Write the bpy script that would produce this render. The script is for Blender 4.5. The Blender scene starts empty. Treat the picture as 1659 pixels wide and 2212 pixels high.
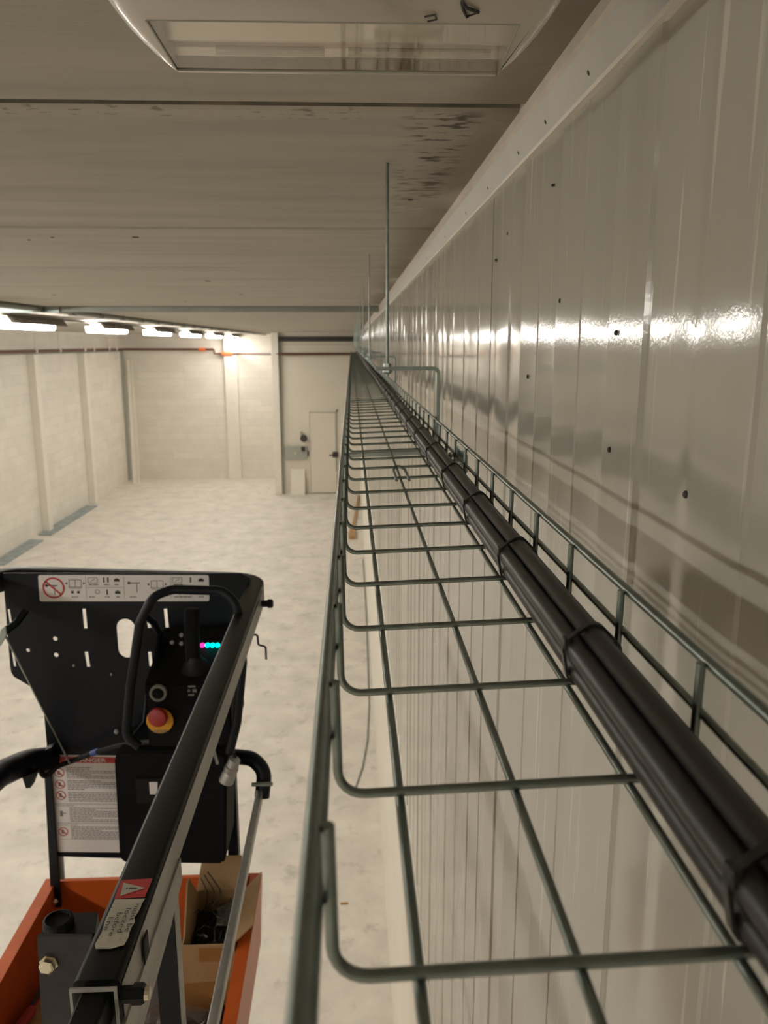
import bpy, bmesh, math, random
from mathutils import Vector, Matrix
random.seed(7)
S = bpy.context.scene
COL = S.collection
PI = math.pi
CH = 4.0                                   # camera height above the floor

# ------------------------------------------------------------------ camera
RGT = Vector((0.99917, -0.04067, -0.00154)); UPV = Vector((0.00995, 0.20732, 0.97822)); FWD = Vector((0.03947, 0.97743, -0.20755))
FPX = 1708.8                               # focal length in pixels of a 2212 px tall frame
cd = bpy.data.cameras.new('camera'); cam = bpy.data.objects.new('camera', cd); COL.objects.link(cam)
m = Matrix((RGT, UPV, -FWD)).transposed().to_4x4(); m.translation = Vector((0, 0, CH)); cam.matrix_world = m
cd.sensor_fit = 'AUTO'; cd.sensor_width = 36.0; cd.lens = FPX / 2212 * 36.0
cd.clip_start = 0.02; cd.clip_end = 200
cd.dof.use_dof = True; cd.dof.focus_distance = 0.70; cd.dof.aperture_fstop = 14.0
S.camera = cam

# ------------------------------------------------------------------ world, exposure, light levels
wd = bpy.data.worlds.new('world'); S.world = wd; wd.use_nodes = True
wd.node_tree.nodes['Background'].inputs[0].default_value = (0.5, 0.48, 0.42, 1)
wd.node_tree.nodes['Background'].inputs[1].default_value = 0.0
S.view_settings.view_transform = 'Standard'; S.view_settings.look = 'None'
S.view_settings.gamma = 1.0; S.view_settings.use_curve_mapping = False
S.view_settings.exposure = 1.5
S.cycles.use_denoising = True
S.cycles.max_bounces = 9; S.cycles.diffuse_bounces = 6; S.cycles.glossy_bounces = 4; S.cycles.use_adaptive_sampling = True; S.cycles.adaptive_threshold = 0.025
S.cycles.sample_clamp_indirect = 8.0
LAMP_STRENGTH = 20.0
LAMP_COLOR = (1.0, 0.955, 0.87)

# ------------------------------------------------------------------ helpers
def V(x, y, z): return Vector((x, y, CH + z))          # z measured from the lens height
def at(px, py, x=None, y=None, z=None):                # a sight line of the photo met with a plane of the room
    d = RGT * ((px - 829.5) / FPX) - UPV * ((py - 1106) / FPX) + FWD
    k = x / d.x if x is not None else y / d.y if y is not None else z / d.z
    return Vector((d.x * k, d.y * k, CH + d.z * k))

def world_loc(o):
    v = Vector((0, 0, 0))
    while o: v += o.location; o = o.parent
    return v
def tag(o, label=None, cat=None, group=None, kind=None):
    if label: o['label'] = label
    if cat: o['category'] = cat
    if group: o['group'] = group
    if kind: o['kind'] = kind
    return o
def empty(name, loc, label, cat, group=None):
    o = bpy.data.objects.new(name, None); o.empty_display_size = 0.05; o.location = loc; COL.objects.link(o)
    return tag(o, label, cat, group)
def obj(name, bm, mat, parent=None, smooth=None, local=False, label=None):
    """link the bmesh as ONE mesh object; coordinates are room coordinates unless local"""
    bmesh.ops.recalc_face_normals(bm, faces=bm.faces[:])
    me = bpy.data.meshes.new(name); bm.to_mesh(me); bm.free()
    mats = mat if isinstance(mat, (list, tuple)) else [mat]
    for q in mats: me.materials.append(q)
    if smooth is not None:
        for p in me.polygons: p.use_smooth = True
        me.set_sharp_from_angle(angle=math.radians(smooth))
    o = bpy.data.objects.new(name, me); COL.objects.link(o)
    if parent:
        o.parent = parent
        if not local: me.transform(Matrix.Translation(-world_loc(parent)))
    if label: o['label'] = label
    return o
def struct(name, bm, mat, parent=None, smooth=None):
    o = obj(name, bm, mat, parent, smooth)
    if not parent: o['kind'] = 'structure'
    return o
def copy_tree(o, parent=None):
    c = o.copy(); COL.objects.link(c)
    if parent: c.parent = parent
    for ch in o.children: copy_tree(ch, c)
    return c
def B(): return bmesh.new()
def box(bm, lo, hi, bev=0.0, mi=0):
    lo = Vector(lo); hi = Vector(hi)
    r = bmesh.ops.create_cube(bm, size=1.0)
    for v in r['verts']:
        v.co = Vector((lo[i] + (hi[i] - lo[i]) * (v.co[i] + 0.5) for i in range(3)))
    if bev:
        es = list({e for v in r['verts'] for e in v.link_edges})
        bmesh.ops.bevel(bm, geom=es, offset=bev, segments=2, affect='EDGES', profile=0.5)
    elif mi:
        for f in {f for v in r['verts'] for f in v.link_faces}: f.material_index = mi
    return bm
def fillet(pts, r, n=5):
    pts = [Vector(p) for p in pts]; out = [pts[0]]
    for i in range(1, len(pts) - 1):
        a, b, c = pts[i-1], pts[i], pts[i+1]
        u = (a - b); w = (c - b); lu, lw = u.length, w.length; u.normalize(); w.normalize()
        ang = u.angle(w)
        if ang > PI - 0.02: out.append(b); continue
        t = min(r / math.tan(ang / 2), lu * 0.49, lw * 0.49); rr = t * math.tan(ang / 2)
        cen = b + (u + w).normalized() * (rr / math.sin(ang / 2))
        p0 = b + u * t - cen; p1 = b + w * t - cen; tot = p0.angle(p1); ax = p0.cross(p1).normalized()
        for k in range(n + 1): out.append(cen + Matrix.Rotation(tot * k / n, 3, ax) @ p0)
    out.append(pts[-1]); return out
def sweep(bm, pts, prof, up=Vector((0, 0, 1)), closed=False, caps=True):
    """prof: list of (s, u): s sideways, u along up"""
    pts = [Vector(p) for p in pts]; n = len(pts); rings = []
    prev = None
    for i, p in enumerate(pts):
        if closed: d = (pts[(i+1) % n] - pts[i-1])
        else: d = (pts[min(i+1, n-1)] - pts[max(i-1, 0)])
        d.normalize()
        if up is not None:
            s = d.cross(up)
            if s.length < 1e-4: s = d.cross(Vector((0, 1, 0)))
            s.normalize(); u = s.cross(d).normalized()
        else:
            if prev is None:
                s = d.cross(Vector((0, 0, 1)) if abs(d.z) < 0.9 else Vector((0, 1, 0))).normalized()
            else:
                s = (prev - d * prev.dot(d)).normalized()
            prev = s; u = s.cross(d).normalized()
        k = 1.0
        if up is not None and 0 < i < n - 1 and not closed:
            a = (pts[i] - pts[i-1]).angle(pts[i+1] - pts[i]); k = 1 / max(0.5, math.cos(a / 2))
        rings.append([bm.verts.new(p + s * (q[0] * k) + u * q[1]) for q in prof])
    L = len(prof)
    for i in range(n if closed else n - 1):
        a, b = rings[i], rings[(i+1) % n]
        for j in range(L):
            try: bm.faces.new((a[j], a[(j+1) % L], b[(j+1) % L], b[j]))
            except ValueError: pass
    if caps and not closed:
        bm.faces.new(rings[0][::-1]); bm.faces.new(rings[-1])
    return bm
def circ(r, n=10): return [(r * math.cos(2*PI*k/n), r * math.sin(2*PI*k/n)) for k in range(n)]
def tube(bm, pts, r, n=10, fr=0, seg=5, closed=False):
    if fr: pts = fillet(pts, fr, seg)
    return sweep(bm, pts, circ(r, n), up=None, closed=closed)
def rbox(w, h, r=0.004, n=3):
    out = []
    for cx, cy, a0 in ((w/2-r, h/2-r, 0), (-w/2+r, h/2-r, PI/2), (-w/2+r, -h/2+r, PI), (w/2-r, -h/2+r, 1.5*PI)):
        for k in range(n + 1):
            a = a0 + PI/2*k/n; out.append((cx + r*math.cos(a), cy + r*math.sin(a)))
    return out
def cyl(bm, a, b, r, n=16, r2=None):
    a = Vector(a); b = Vector(b); d = (b - a).normalized()
    s = d.orthogonal().normalized(); u = d.cross(s); r2 = r if r2 is None else r2
    A = [bm.verts.new(a + (s*math.cos(2*PI*k/n) + u*math.sin(2*PI*k/n))*r) for k in range(n)]
    C = [bm.verts.new(b + (s*math.cos(2*PI*k/n) + u*math.sin(2*PI*k/n))*r2) for k in range(n)]
    for k in range(n): bm.faces.new((A[k], A[(k+1) % n], C[(k+1) % n], C[k]))
    bm.faces.new(A[::-1]); bm.faces.new(C); return bm
def lathe(bm, base, axis, prof, n=20):
    """prof: (radius, height) along axis"""
    base = Vector(base); d = Vector(axis).normalized(); s = d.orthogonal().normalized(); u = d.cross(s); R = []
    for r, h in prof: R.append([bm.verts.new(base + d*h + (s*math.cos(2*PI*k/n) + u*math.sin(2*PI*k/n))*max(r, 1e-5)) for k in range(n)])
    for a, b in zip(R, R[1:]):
        for k in range(n): bm.faces.new((a[k], a[(k+1) % n], b[(k+1) % n], b[k]))
    bm.faces.new(R[0][::-1]); bm.faces.new(R[-1]); return bm
def prism(bm, poly, vec):
    """polygon (room points) extruded by vec"""
    a = [bm.verts.new(Vector(p)) for p in poly]; b = [bm.verts.new(Vector(p) + Vector(vec)) for p in poly]; n = len(a)
    bm.faces.new(a[::-1]); bm.faces.new(b)
    for k in range(n): bm.faces.new((a[k], a[(k+1) % n], b[(k+1) % n], b[k]))
    return bm
def plate(outline, holes, y, th):
    """flat sheet in an x-z plane with real cut-outs, th thick away from the lens"""
    cu = bpy.data.curves.new('plate', 'CURVE'); cu.dimensions = '2D'; cu.fill_mode = 'BOTH'; cu.extrude = th / 2
    for loop in [outline] + holes:
        sp = cu.splines.new('POLY'); sp.points.add(len(loop) - 1); sp.use_cyclic_u = True
        for q, p in zip(sp.points, loop): q.co = (p[0], p[1], 0, 1)
    o = bpy.data.objects.new('plate', cu); COL.objects.link(o)
    me = bpy.data.meshes.new_from_object(o.evaluated_get(bpy.context.evaluated_depsgraph_get()))
    bm = B(); bm.from_mesh(me)
    bpy.data.objects.remove(o); bpy.data.curves.remove(cu); bpy.data.meshes.remove(me)
    for v in bm.verts: v.co = Vector((v.co.x, y + th / 2 + v.co.z, v.co.y))
    bmesh.ops.remove_doubles(bm, verts=bm.verts[:], dist=1e-5)
    return bm
def text_bm(s, bold=0.0):
    cu = bpy.data.curves.new('t', 'FONT'); cu.body = s; cu.size = 1.0; cu.offset = bold; cu.resolution_u = 3
    o = bpy.data.objects.new('t', cu); COL.objects.link(o)
    me = bpy.data.meshes.new_from_object(o.evaluated_get(bpy.context.evaluated_depsgraph_get()))
    tri = [tuple(p.vertices) for p in me.polygons]; vs = [v.co.copy() for v in me.vertices]
    bpy.data.objects.remove(o); bpy.data.curves.remove(cu); bpy.data.meshes.remove(me)
    return vs, tri
class Decal:
    """prints on a flat label: u to the right, v downward, both in metres from the top left corner"""
    def __init__(s, tl, tr, bl):
        s.o = Vector(tl); s.u = (Vector(tr) - s.o); s.W = s.u.length; s.u.normalize()
        s.v = (Vector(bl) - s.o); s.H = s.v.length; s.v.normalize()
        s.n = s.v.cross(s.u).normalized()
    def p(s, u, v, h=0.0): return s.o + s.u*u + s.v*v + s.n*h
    def quad(s, bm, u0, v0, u1, v1, h=0.0012):
        bm.faces.new([bm.verts.new(s.p(*q, h)) for q in ((u0, v0), (u0, v1), (u1, v1), (u1, v0))])
    def poly(s, bm, pts, h=0.0012): bm.faces.new([bm.verts.new(s.p(a, b, h)) for a, b in pts])
    def line(s, bm, a, b, w, h=0.0012):
        a = Vector(a); b = Vector(b); d = (b - a).normalized(); q = Vector((-d.y, d.x)) * w / 2
        s.poly(bm, [a+q, b+q, b-q, a-q], h)
    def ring(s, bm, cu, cv, r, w, h=0.0012, n=28):
        A = [bm.verts.new(s.p(cu + r*math.cos(2*PI*k/n), cv + r*math.sin(2*PI*k/n), h)) for k in range(n)]
        C = [bm.verts.new(s.p(cu + (r-w)*math.cos(2*PI*k/n), cv + (r-w)*math.sin(2*PI*k/n), h)) for k in range(n)]
        for k in range(n): bm.faces.new((A[k], A[(k+1) % n], C[(k+1) % n], C[k]))
    def text(s, bm, t, u, v, size, h=0.0013, width=None, bold=0.0):
        vs, tri = text_bm(t, bold)
        w = max(q.x for q in vs) if vs else 1; k = size; kx = (width / w) if width else size
        V_ = [bm.verts.new(s.p(u + q.x*kx, v - q.y*k, h)) for q in vs]
        for f in tri:
            try: bm.faces.new([V_[i] for i in f])
            except ValueError: pass
    def words(s, bm, u0, v0, u1, n, pitch, hgt, rnd, h=0.0012):
        for i in range(n):
            end = u1 if rnd.random() > 0.3 else u0 + (u1-u0)*rnd.uniform(.3, .9); u = u0; v = v0 + i*pitch
            while u < end:
                w = rnd.uniform(.004, .014); s.quad(bm, u, v, min(u+w, end), v+hgt, h); u += w + .0018

# ------------------------------------------------------------------ materials
MATS = {}
def mat(name, col, rough=0.5, metal=0.0, spec=0.5, coat=0.0, var=0.0, vscale=8.0, stretch=(1, 1, 1), bump=0.0, bscale=60.0, dark=None, dscale=3.0, dth=(0.6, 0.75), rvar=0.0, bdist=0.002):
    M = bpy.data.materials.new(name); M.use_nodes = True; nt = M.node_tree; N = nt.nodes; L = nt.links
    p = N['Principled BSDF']; p.inputs['Roughness'].default_value = rough; p.inputs['Metallic'].default_value = metal
    p.inputs['Specular IOR Level'].default_value = spec; p.inputs['Coat Weight'].default_value = coat; p.inputs['Coat Roughness'].default_value = 0.08
    p.inputs['Base Color'].default_value = (*col, 1)
    if var or bump or dark or rvar:
        tc = N.new('ShaderNodeTexCoord'); mp = N.new('ShaderNodeMapping'); L.new(tc.outputs['Object'], mp.inputs[0]); mp.inputs['Scale'].default_value = stretch
    last = None
    if var:
        nz = N.new('ShaderNodeTexNoise'); nz.inputs['Scale'].default_value = vscale; nz.inputs['Detail'].default_value = 7; nz.inputs['Roughness'].default_value = 0.62
        L.new(mp.outputs[0], nz.inputs['Vector'])
        mx = N.new('ShaderNodeMix'); mx.data_type = 'RGBA'; mr = N.new('ShaderNodeMapRange')
        mr.inputs['From Min'].default_value = 0.32; mr.inputs['From Max'].default_value = 0.68
        L.new(nz.outputs[0], mr.inputs['Value']); L.new(mr.outputs[0], mx.inputs['Factor'])
        mx.inputs['A'].default_value = (*[c*(1-var) for c in col], 1); mx.inputs['B'].default_value = (*[min(1, c*(1+var)) for c in col], 1)
        last = mx.outputs['Result']
    if dark:
        nz = N.new('ShaderNodeTexNoise'); nz.inputs['Scale'].default_value = dscale; nz.inputs['Detail'].default_value = 9; nz.inputs['Roughness'].default_value = 0.7
        L.new(mp.outputs[0], nz.inputs['Vector'])
        mr = N.new('ShaderNodeMapRange'); mr.inputs['From Min'].default_value = dth[0]; mr.inputs['From Max'].default_value = dth[1]; L.new(nz.outputs[0], mr.inputs['Value'])
        mx = N.new('ShaderNodeMix'); mx.data_type = 'RGBA'; L.new(mr.outputs[0], mx.inputs['Factor'])
        if last: L.new(last, mx.inputs['A'])
        else: mx.inputs['A'].default_value = (*col, 1)
        mx.inputs['B'].default_value = (*dark, 1); last = mx.outputs['Result']
    if last: L.new(last, p.inputs['Base Color'])
    if rvar:
        nz = N.new('ShaderNodeTexNoise'); nz.inputs['Scale'].default_value = vscale*2; L.new(mp.outputs[0], nz.inputs['Vector'])
        mr = N.new('ShaderNodeMapRange'); mr.inputs['To Min'].default_value = rough-rvar; mr.inputs['To Max'].default_value = rough+rvar
        L.new(nz.outputs[0], mr.inputs['Value']); L.new(mr.outputs[0], p.inputs['Roughness'])
    if bump:
        nz = N.new('ShaderNodeTexNoise'); nz.inputs['Scale'].default_value = bscale; nz.inputs['Detail'].default_value = 5; L.new(mp.outputs[0], nz.inputs['Vector'])
        bp = N.new('ShaderNodeBump'); bp.inputs['Strength'].default_value = bump; bp.inputs['Distance'].default_value = bdist
        L.new(nz.outputs[0], bp.inputs['Height']); L.new(bp.outputs[0], p.inputs['Normal'])
    MATS[name] = M; return M
def emit(name, col, s):
    M = bpy.data.materials.new(name); M.use_nodes = True; N = M.node_tree.nodes; N.remove(N['Principled BSDF'])
    e = N.new('ShaderNodeEmission'); e.inputs[0].default_value = (*col, 1); e.inputs[1].default_value = s
    M.node_tree.links.new(e.outputs[0], N['Material Output'].inputs[0]); return M
def block_mat(name, col, axis):
    M = mat(name, col, rough=0.7, var=0.05, vscale=2.5, bump=0.25, bscale=25)
    nt = M.node_tree; N = nt.nodes; L = nt.links; p = N['Principled BSDF']
    tc = N.new('ShaderNodeTexCoord'); sep = N.new('ShaderNodeSeparateXYZ'); cmb = N.new('ShaderNodeCombineXYZ')
    L.new(tc.outputs['Object'], sep.inputs[0]); L.new(sep.outputs[axis], cmb.inputs[0]); L.new(sep.outputs['Z'], cmb.inputs[1])
    br = N.new('ShaderNodeTexBrick'); br.inputs['Scale'].default_value = 1.0; br.inputs['Brick Width'].default_value = 0.9; br.inputs['Row Height'].default_value = 0.2
    br.inputs['Mortar Size'].default_value = 0.008; br.inputs['Mortar Smooth'].default_value = 0.4
    br.inputs['Color1'].default_value = (*[c*0.965 for c in col], 1); br.inputs['Color2'].default_value = (*[min(1, c*1.04) for c in col], 1); br.inputs['Mortar'].default_value = (*[c*0.9 for c in col], 1)
    L.new(cmb.outputs[0], br.inputs['Vector'])
    old = p.inputs['Base Color'].links[0].from_socket
    mx = N.new('ShaderNodeMix'); mx.data_type = 'RGBA'; mx.blend_type = 'MULTIPLY'; mx.inputs['Factor'].default_value = 1
    sc = N.new('ShaderNodeMix'); sc.data_type = 'RGBA'; sc.blend_type = 'DIVIDE'; sc.inputs['Factor'].default_value = 1; sc.inputs['B'].default_value = (*col, 1)
    L.new(br.outputs['Color'], sc.inputs['A']); L.new(old, mx.inputs['A']); L.new(sc.outputs['Result'], mx.inputs['B']); L.new(mx.outputs['Result'], p.inputs['Base Color'])
    return M

m_floor = mat('screed_floor', (.68, .635, .57), rough=.6, var=.13, vscale=2.6, bump=.35, bscale=14, dark=(.43, .39, .325), dscale=4.5, dth=(.55, .74))
m_wleft = block_mat('white_blockwork_left', (.72, .68, .61), 'Y')
m_wfar = block_mat('white_blockwork_far', (.72, .68, .61), 'X')
m_white = mat('white_paint', (.76, .72, .64), rough=.5, var=.03, vscale=3)
m_panel = mat('white_cold_store_panel', (.72, .67, .58), rough=.4, var=.02, vscale=2)
m_ctrim = mat('dusty_coving', (.52, .47, .40), rough=.6, var=.10, vscale=14, dark=(.3, .27, .22), dscale=22, dth=(.66, .74))
m_lacq = mat('white_lacquered_sheet', (.375, .36, .315), rough=.105, spec=.42, bump=.06, bscale=220.0, bdist=.0012)
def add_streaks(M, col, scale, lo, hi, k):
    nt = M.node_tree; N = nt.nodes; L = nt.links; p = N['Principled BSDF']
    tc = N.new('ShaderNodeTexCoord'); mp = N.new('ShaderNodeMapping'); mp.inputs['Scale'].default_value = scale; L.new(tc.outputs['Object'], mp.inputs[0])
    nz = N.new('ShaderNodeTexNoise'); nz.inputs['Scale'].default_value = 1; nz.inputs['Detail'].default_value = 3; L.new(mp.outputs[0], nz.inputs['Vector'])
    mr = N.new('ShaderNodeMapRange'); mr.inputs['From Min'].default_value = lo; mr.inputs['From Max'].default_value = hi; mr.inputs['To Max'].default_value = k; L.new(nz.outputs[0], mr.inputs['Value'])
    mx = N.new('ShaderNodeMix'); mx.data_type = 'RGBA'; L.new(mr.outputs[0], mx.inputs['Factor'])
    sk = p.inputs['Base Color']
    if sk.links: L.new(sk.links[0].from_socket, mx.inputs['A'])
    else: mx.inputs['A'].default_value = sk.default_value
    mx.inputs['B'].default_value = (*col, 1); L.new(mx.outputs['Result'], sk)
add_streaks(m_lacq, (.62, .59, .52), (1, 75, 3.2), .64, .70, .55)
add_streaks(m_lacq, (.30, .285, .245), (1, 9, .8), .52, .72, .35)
m_dull = mat('dull_cream_trim', (.40, .385, .335), rough=.5, var=.06, vscale=12)
m_galv = mat('galvanised_wire', (.21, .245, .225), rough=.33, metal=.9, var=.2, vscale=40)
m_zinc = mat('zinc_plated_steel', (.34, .40, .39), rough=.32, metal=.9, var=.1, vscale=30)
m_steelpipe = mat('brushed_steel', (.42, .42, .41), rough=.4, metal=.7, var=.15, vscale=30)
m_cable = mat('black_cable_jacket', (.030, .027, .026), rough=.42, bump=.05, bscale=300)
m_tie = mat('black_nylon', (.012, .012, .012), rough=.4)
m_beam = mat('grey_trunking', (.26, .27, .25), rough=.45, metal=.5, var=.15, vscale=4)
m_joint = mat('dirty_joint_mortar', (.24, .22, .18), rough=.9, var=.4, vscale=9, stretch=(1, .2, 1))
m_darkgap = mat('dark_gap', (.05, .045, .04), rough=.8)
m_black = mat('navy_black_powder_coat', (.005, .0075, .0125), spec=.28, rough=.45, bump=.06, bscale=120, rvar=.08, vscale=12)
m_rail = mat('worn_black_enamel', (.006, .0065, .006), rough=.36, spec=.22, var=.25, vscale=30, dark=(.30, .28, .24), dscale=26, dth=(.70, .76))
m_scuff_sheen = mat('scuffed_wall_sheen_grey', (.36, .35, .32), rough=.45, var=.22, vscale=18, stretch=(1, .3, 1), dark=(.05, .05, .05), dscale=20, dth=(.64, .72))  # scuffed grey; on rail and post sides it also paints in reflected wall light
m_dusty = mat('dusty_steel', (.030, .025, .025), rough=.6, var=.3, vscale=30, dark=(.12, .11, .10), dscale=14, dth=(.56, .72))
m_plastic = mat('black_plastic', (.007, .007, .0075), spec=.15, rough=.75, bump=.08, bscale=200)
m_rubber = mat('black_rubber', (.006, .006, .006), spec=.3, rough=.6)
m_red = mat('red_button', (.34, .022, .02), rough=.4)
m_yel = mat('yellow_collar', (.72, .34, .02), rough=.45)
m_greyb = mat('grey_button', (.22, .22, .2), rough=.4)
m_orange = mat('orange_powder_coat', (.56, .105, .018), rough=.38, var=.12, vscale=9, dark=(.42, .36, .32), dscale=11, dth=(.70, .80))
m_pbase = mat('rubber_deck_mat', (.10, .085, .08), rough=.7, var=.2, vscale=10)
m_label = mat('white_label', (.80, .77, .76), rough=.4)
m_labelw = mat('worn_paper_label', (.50, .47, .38), rough=.6, var=.12, vscale=60, dark=(.10, .09, .07), dscale=90, dth=(.60, .68))
m_ink = mat('printed_black', (.03, .03, .03), rough=.5)
m_inkg = mat('printed_grey', (.22, .21, .20), rough=.5)
m_inkr = mat('printed_red', (.50, .035, .03), rough=.5)
m_card = mat('corrugated_cardboard', (.40, .26, .125), rough=.8, var=.08, vscale=20)
m_tape = mat('brown_parcel_tape', (.33, .175, .055), rough=.3)
m_bolt = mat('plated_bolt', (.72, .66, .50), rough=.3, metal=.9)
m_pipe = mat('red_oxide_pipe', (.13, .055, .04), rough=.5)
m_valve = mat('orange_coupling', (.75, .17, .05), rough=.5)
m_lampbody = mat('cream_plastic', (.46, .41, .34), rough=.28, coat=.3)
m_reflect = mat('white_reflector', (.86, .83, .76), rough=.32, metal=.75)
m_wood = mat('raw_timber', (.42, .24, .10), rough=.7, var=.15, vscale=12, stretch=(1, 1, .2))
m_housing = mat('lamp_housing', (.16, .14, .115), rough=.5)
m_bluetape = mat('blue_tape', (.05, .09, .30), rough=.5)
m_sheet = mat('grey_sheet', (.36, .37, .33), rough=.5)
m_grit = mat('blue_grey_floor_strip', (.28, .32, .32), rough=.6, var=.25, vscale=7)
m_lamp = emit('lamp_diffuser', LAMP_COLOR, LAMP_STRENGTH)
m_cyan = emit('cyan_led', (.0, .9, .75), .8); m_pink = emit('pink_led', (1, .03, .30), .8)

def clear_mat(name, tint, rough, ior):
    M = bpy.data.materials.new(name); M.use_nodes = True; N = M.node_tree.nodes; L = M.node_tree.links; N.remove(N['Principled BSDF'])
    t = N.new('ShaderNodeBsdfTransparent'); t.inputs[0].default_value = (*tint, 1)
    g = N.new('ShaderNodeBsdfGlossy'); g.inputs['Roughness'].default_value = rough
    f0 = N.new('ShaderNodeFresnel'); f0.inputs['IOR'].default_value = ior
    gm = N.new('ShaderNodeNewGeometry'); inv = N.new('ShaderNodeMath'); inv.operation = 'SUBTRACT'; inv.inputs[0].default_value = 1; L.new(gm.outputs['Backfacing'], inv.inputs[1])
    f = N.new('ShaderNodeMath'); f.operation = 'MULTIPLY'; L.new(f0.outputs[0], f.inputs[0]); L.new(inv.outputs[0], f.inputs[1])
    mx = N.new('ShaderNodeMixShader'); L.new(f.outputs[0], mx.inputs[0]); L.new(t.outputs[0], mx.inputs[1]); L.new(g.outputs[0], mx.inputs[2])
    L.new(mx.outputs[0], N['Material Output'].inputs[0]); return M
m_clear = clear_mat('clear_polycarbonate', (.93, .92, .90), .04, 1.55)
m_bag = clear_mat('clear_polythene', (.80, .77, .78), .12, 2.1)

# ceiling: board marked concrete with stains near the wall
def ceiling_mat():
    M = mat('board_marked_concrete', (.455, .425, .37), rough=.8, var=.11, vscale=3.4, stretch=(.45, 3.0, 1), bump=.3, bscale=30)
    nt = M.node_tree; N = nt.nodes; L = nt.links; p = N['Principled BSDF']
    def val(op, a, b=None, c=None):
        n = N.new('ShaderNodeMath'); n.operation = op
        for i, q in enumerate((a, b, c)):
            if q is None: continue
            if isinstance(q, (int, float)): n.inputs[i].default_value = q
            else: L.new(q, n.inputs[i])
        return n.outputs[0]
    def ramp(s, a, b):
        n = N.new('ShaderNodeMapRange'); n.interpolation_type = 'SMOOTHSTEP'; n.inputs['From Min'].default_value = a; n.inputs['From Max'].default_value = b; L.new(s, n.inputs['Value']); return n.outputs[0]
    tc = N.new('ShaderNodeTexCoord'); sp = N.new('ShaderNodeSeparateXYZ'); L.new(tc.outputs['Object'], sp.inputs[0])
    X, Y = sp.outputs['X'], sp.outputs['Y']
    mp = N.new('ShaderNodeMapping'); mp.inputs['Scale'].default_value = (22, 60, 1); L.new(tc.outputs['Object'], mp.inputs[0])
    nz = N.new('ShaderNodeTexNoise'); nz.inputs['Scale'].default_value = 1; nz.inputs['Detail'].default_value = 5; L.new(mp.outputs[0], nz.inputs['Vector'])
    spots = ramp(nz.outputs[0], .52, .62)
    mask = val('MULTIPLY', val('MULTIPLY', ramp(X, .06, .12), ramp(X, .20, .16)), val('MULTIPLY', ramp(Y, 1.12, 1.17), ramp(Y, 2.2, 1.5)))
    stain = val('MULTIPLY', spots, mask)
    # blurred damp stain along the wall
    mp2 = N.new('ShaderNodeMapping'); mp2.inputs['Scale'].default_value = (3, 1.2, 1); L.new(tc.outputs['Object'], mp2.inputs[0])
    n2 = N.new('ShaderNodeTexNoise'); n2.inputs['Scale'].default_value = 1.6; n2.inputs['Detail'].default_value = 6; L.new(mp2.outputs[0], n2.inputs['Vector'])
    damp = val('MULTIPLY', ramp(X, .08, .23), ramp(n2.outputs[0], .30, .55))
    # speckled band beside the joint
    mp3 = N.new('ShaderNodeMapping'); mp3.inputs['Scale'].default_value = (45, 90, 1); L.new(tc.outputs['Object'], mp3.inputs[0])
    n3 = N.new('ShaderNodeTexNoise'); n3.inputs['Scale'].default_value = 1; n3.inputs['Detail'].default_value = 4; L.new(mp3.outputs[0], n3.inputs['Vector'])
    band = val('MULTIPLY', val('MULTIPLY', ramp(Y, 1.13, 1.145), ramp(Y, 1.2, 1.16)), ramp(n3.outputs[0], .60, .70))
    cur = p.inputs['Base Color'].links[0].from_socket
    for fac, c, k in ((damp, (.17, .135, .10), .75), (stain, (.07, .055, .04), .92), (band, (.16, .14, .11), .8)):
        mx = N.new('ShaderNodeMix'); mx.data_type = 'RGBA'; L.new(val('MULTIPLY', fac, k), mx.inputs['Factor']); L.new(cur, mx.inputs['A']); mx.inputs['B'].default_value = (*c, 1); cur = mx.outputs['Result']
    # chipped pale arrises of the joints
    L.new(cur, p.inputs['Base Color'])
    return M
m_ceil = ceiling_mat()

# ------------------------------------------------------------------ the setting
XL, XR, YB, YF, YD, XC = -6.75, 0.25, -13.0, 24.0, 21.4, -1.95
ZC = 0.304
bm = B(); box(bm, V(XL-.3, YB-.3, -4.2), V(XR+.5, YF+.3, -4.0)); struct('floor', bm, m_floor)
# ceiling: slabs with open joints
bm = B(); j0 = 1.124; pitch = 1.118; jw, jd = .026, .014
ys = [YB-.2]
k = -13; prof = [(YB-.2, ZC)]
while j0 + k*pitch < YF:
    y = j0 + k*pitch
    if y > YB: prof += [(y-jw/2-.006, ZC), (y-jw/2, ZC+.004), (y-jw/2, ZC+jd), (y+jw/2, ZC+jd), (y+jw/2, ZC+.004), (y+jw/2+.006, ZC)]
    k += 1
prof += [(YF+.2, ZC), (YF+.2, ZC+.25), (YB-.2, ZC+.25)]
prism(bm, [V(XL-.2, y, z) for y, z in prof], (XR+.5-XL+.2, 0, 0))
for f in bm.faces:
    c = f.calc_center_median().z - CH
    if ZC + .003 < c < ZC + .1 and abs(f.normal.x) < .5: f.material_index = 1
ceil = struct('ceiling', bm, [m_ceil, m_joint])
bm = B()
for x, y, r in ((-.62, 2.43, .010), (-.70, 4.06, .014), (-.68, 5.13, .014), (-1.85, 5.19, .013), (.13, 1.80, .006), (-.95, 2.5, .006), (-1.2, 6.0, .012), (-.86, 2.44, .005)):
    lathe(bm, V(x, y, ZC-.0015), (0, 0, 1), [(r, 0), (r*.9, .002)], 10)
obj('drilled_hole', bm, m_darkgap, ceil)
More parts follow.
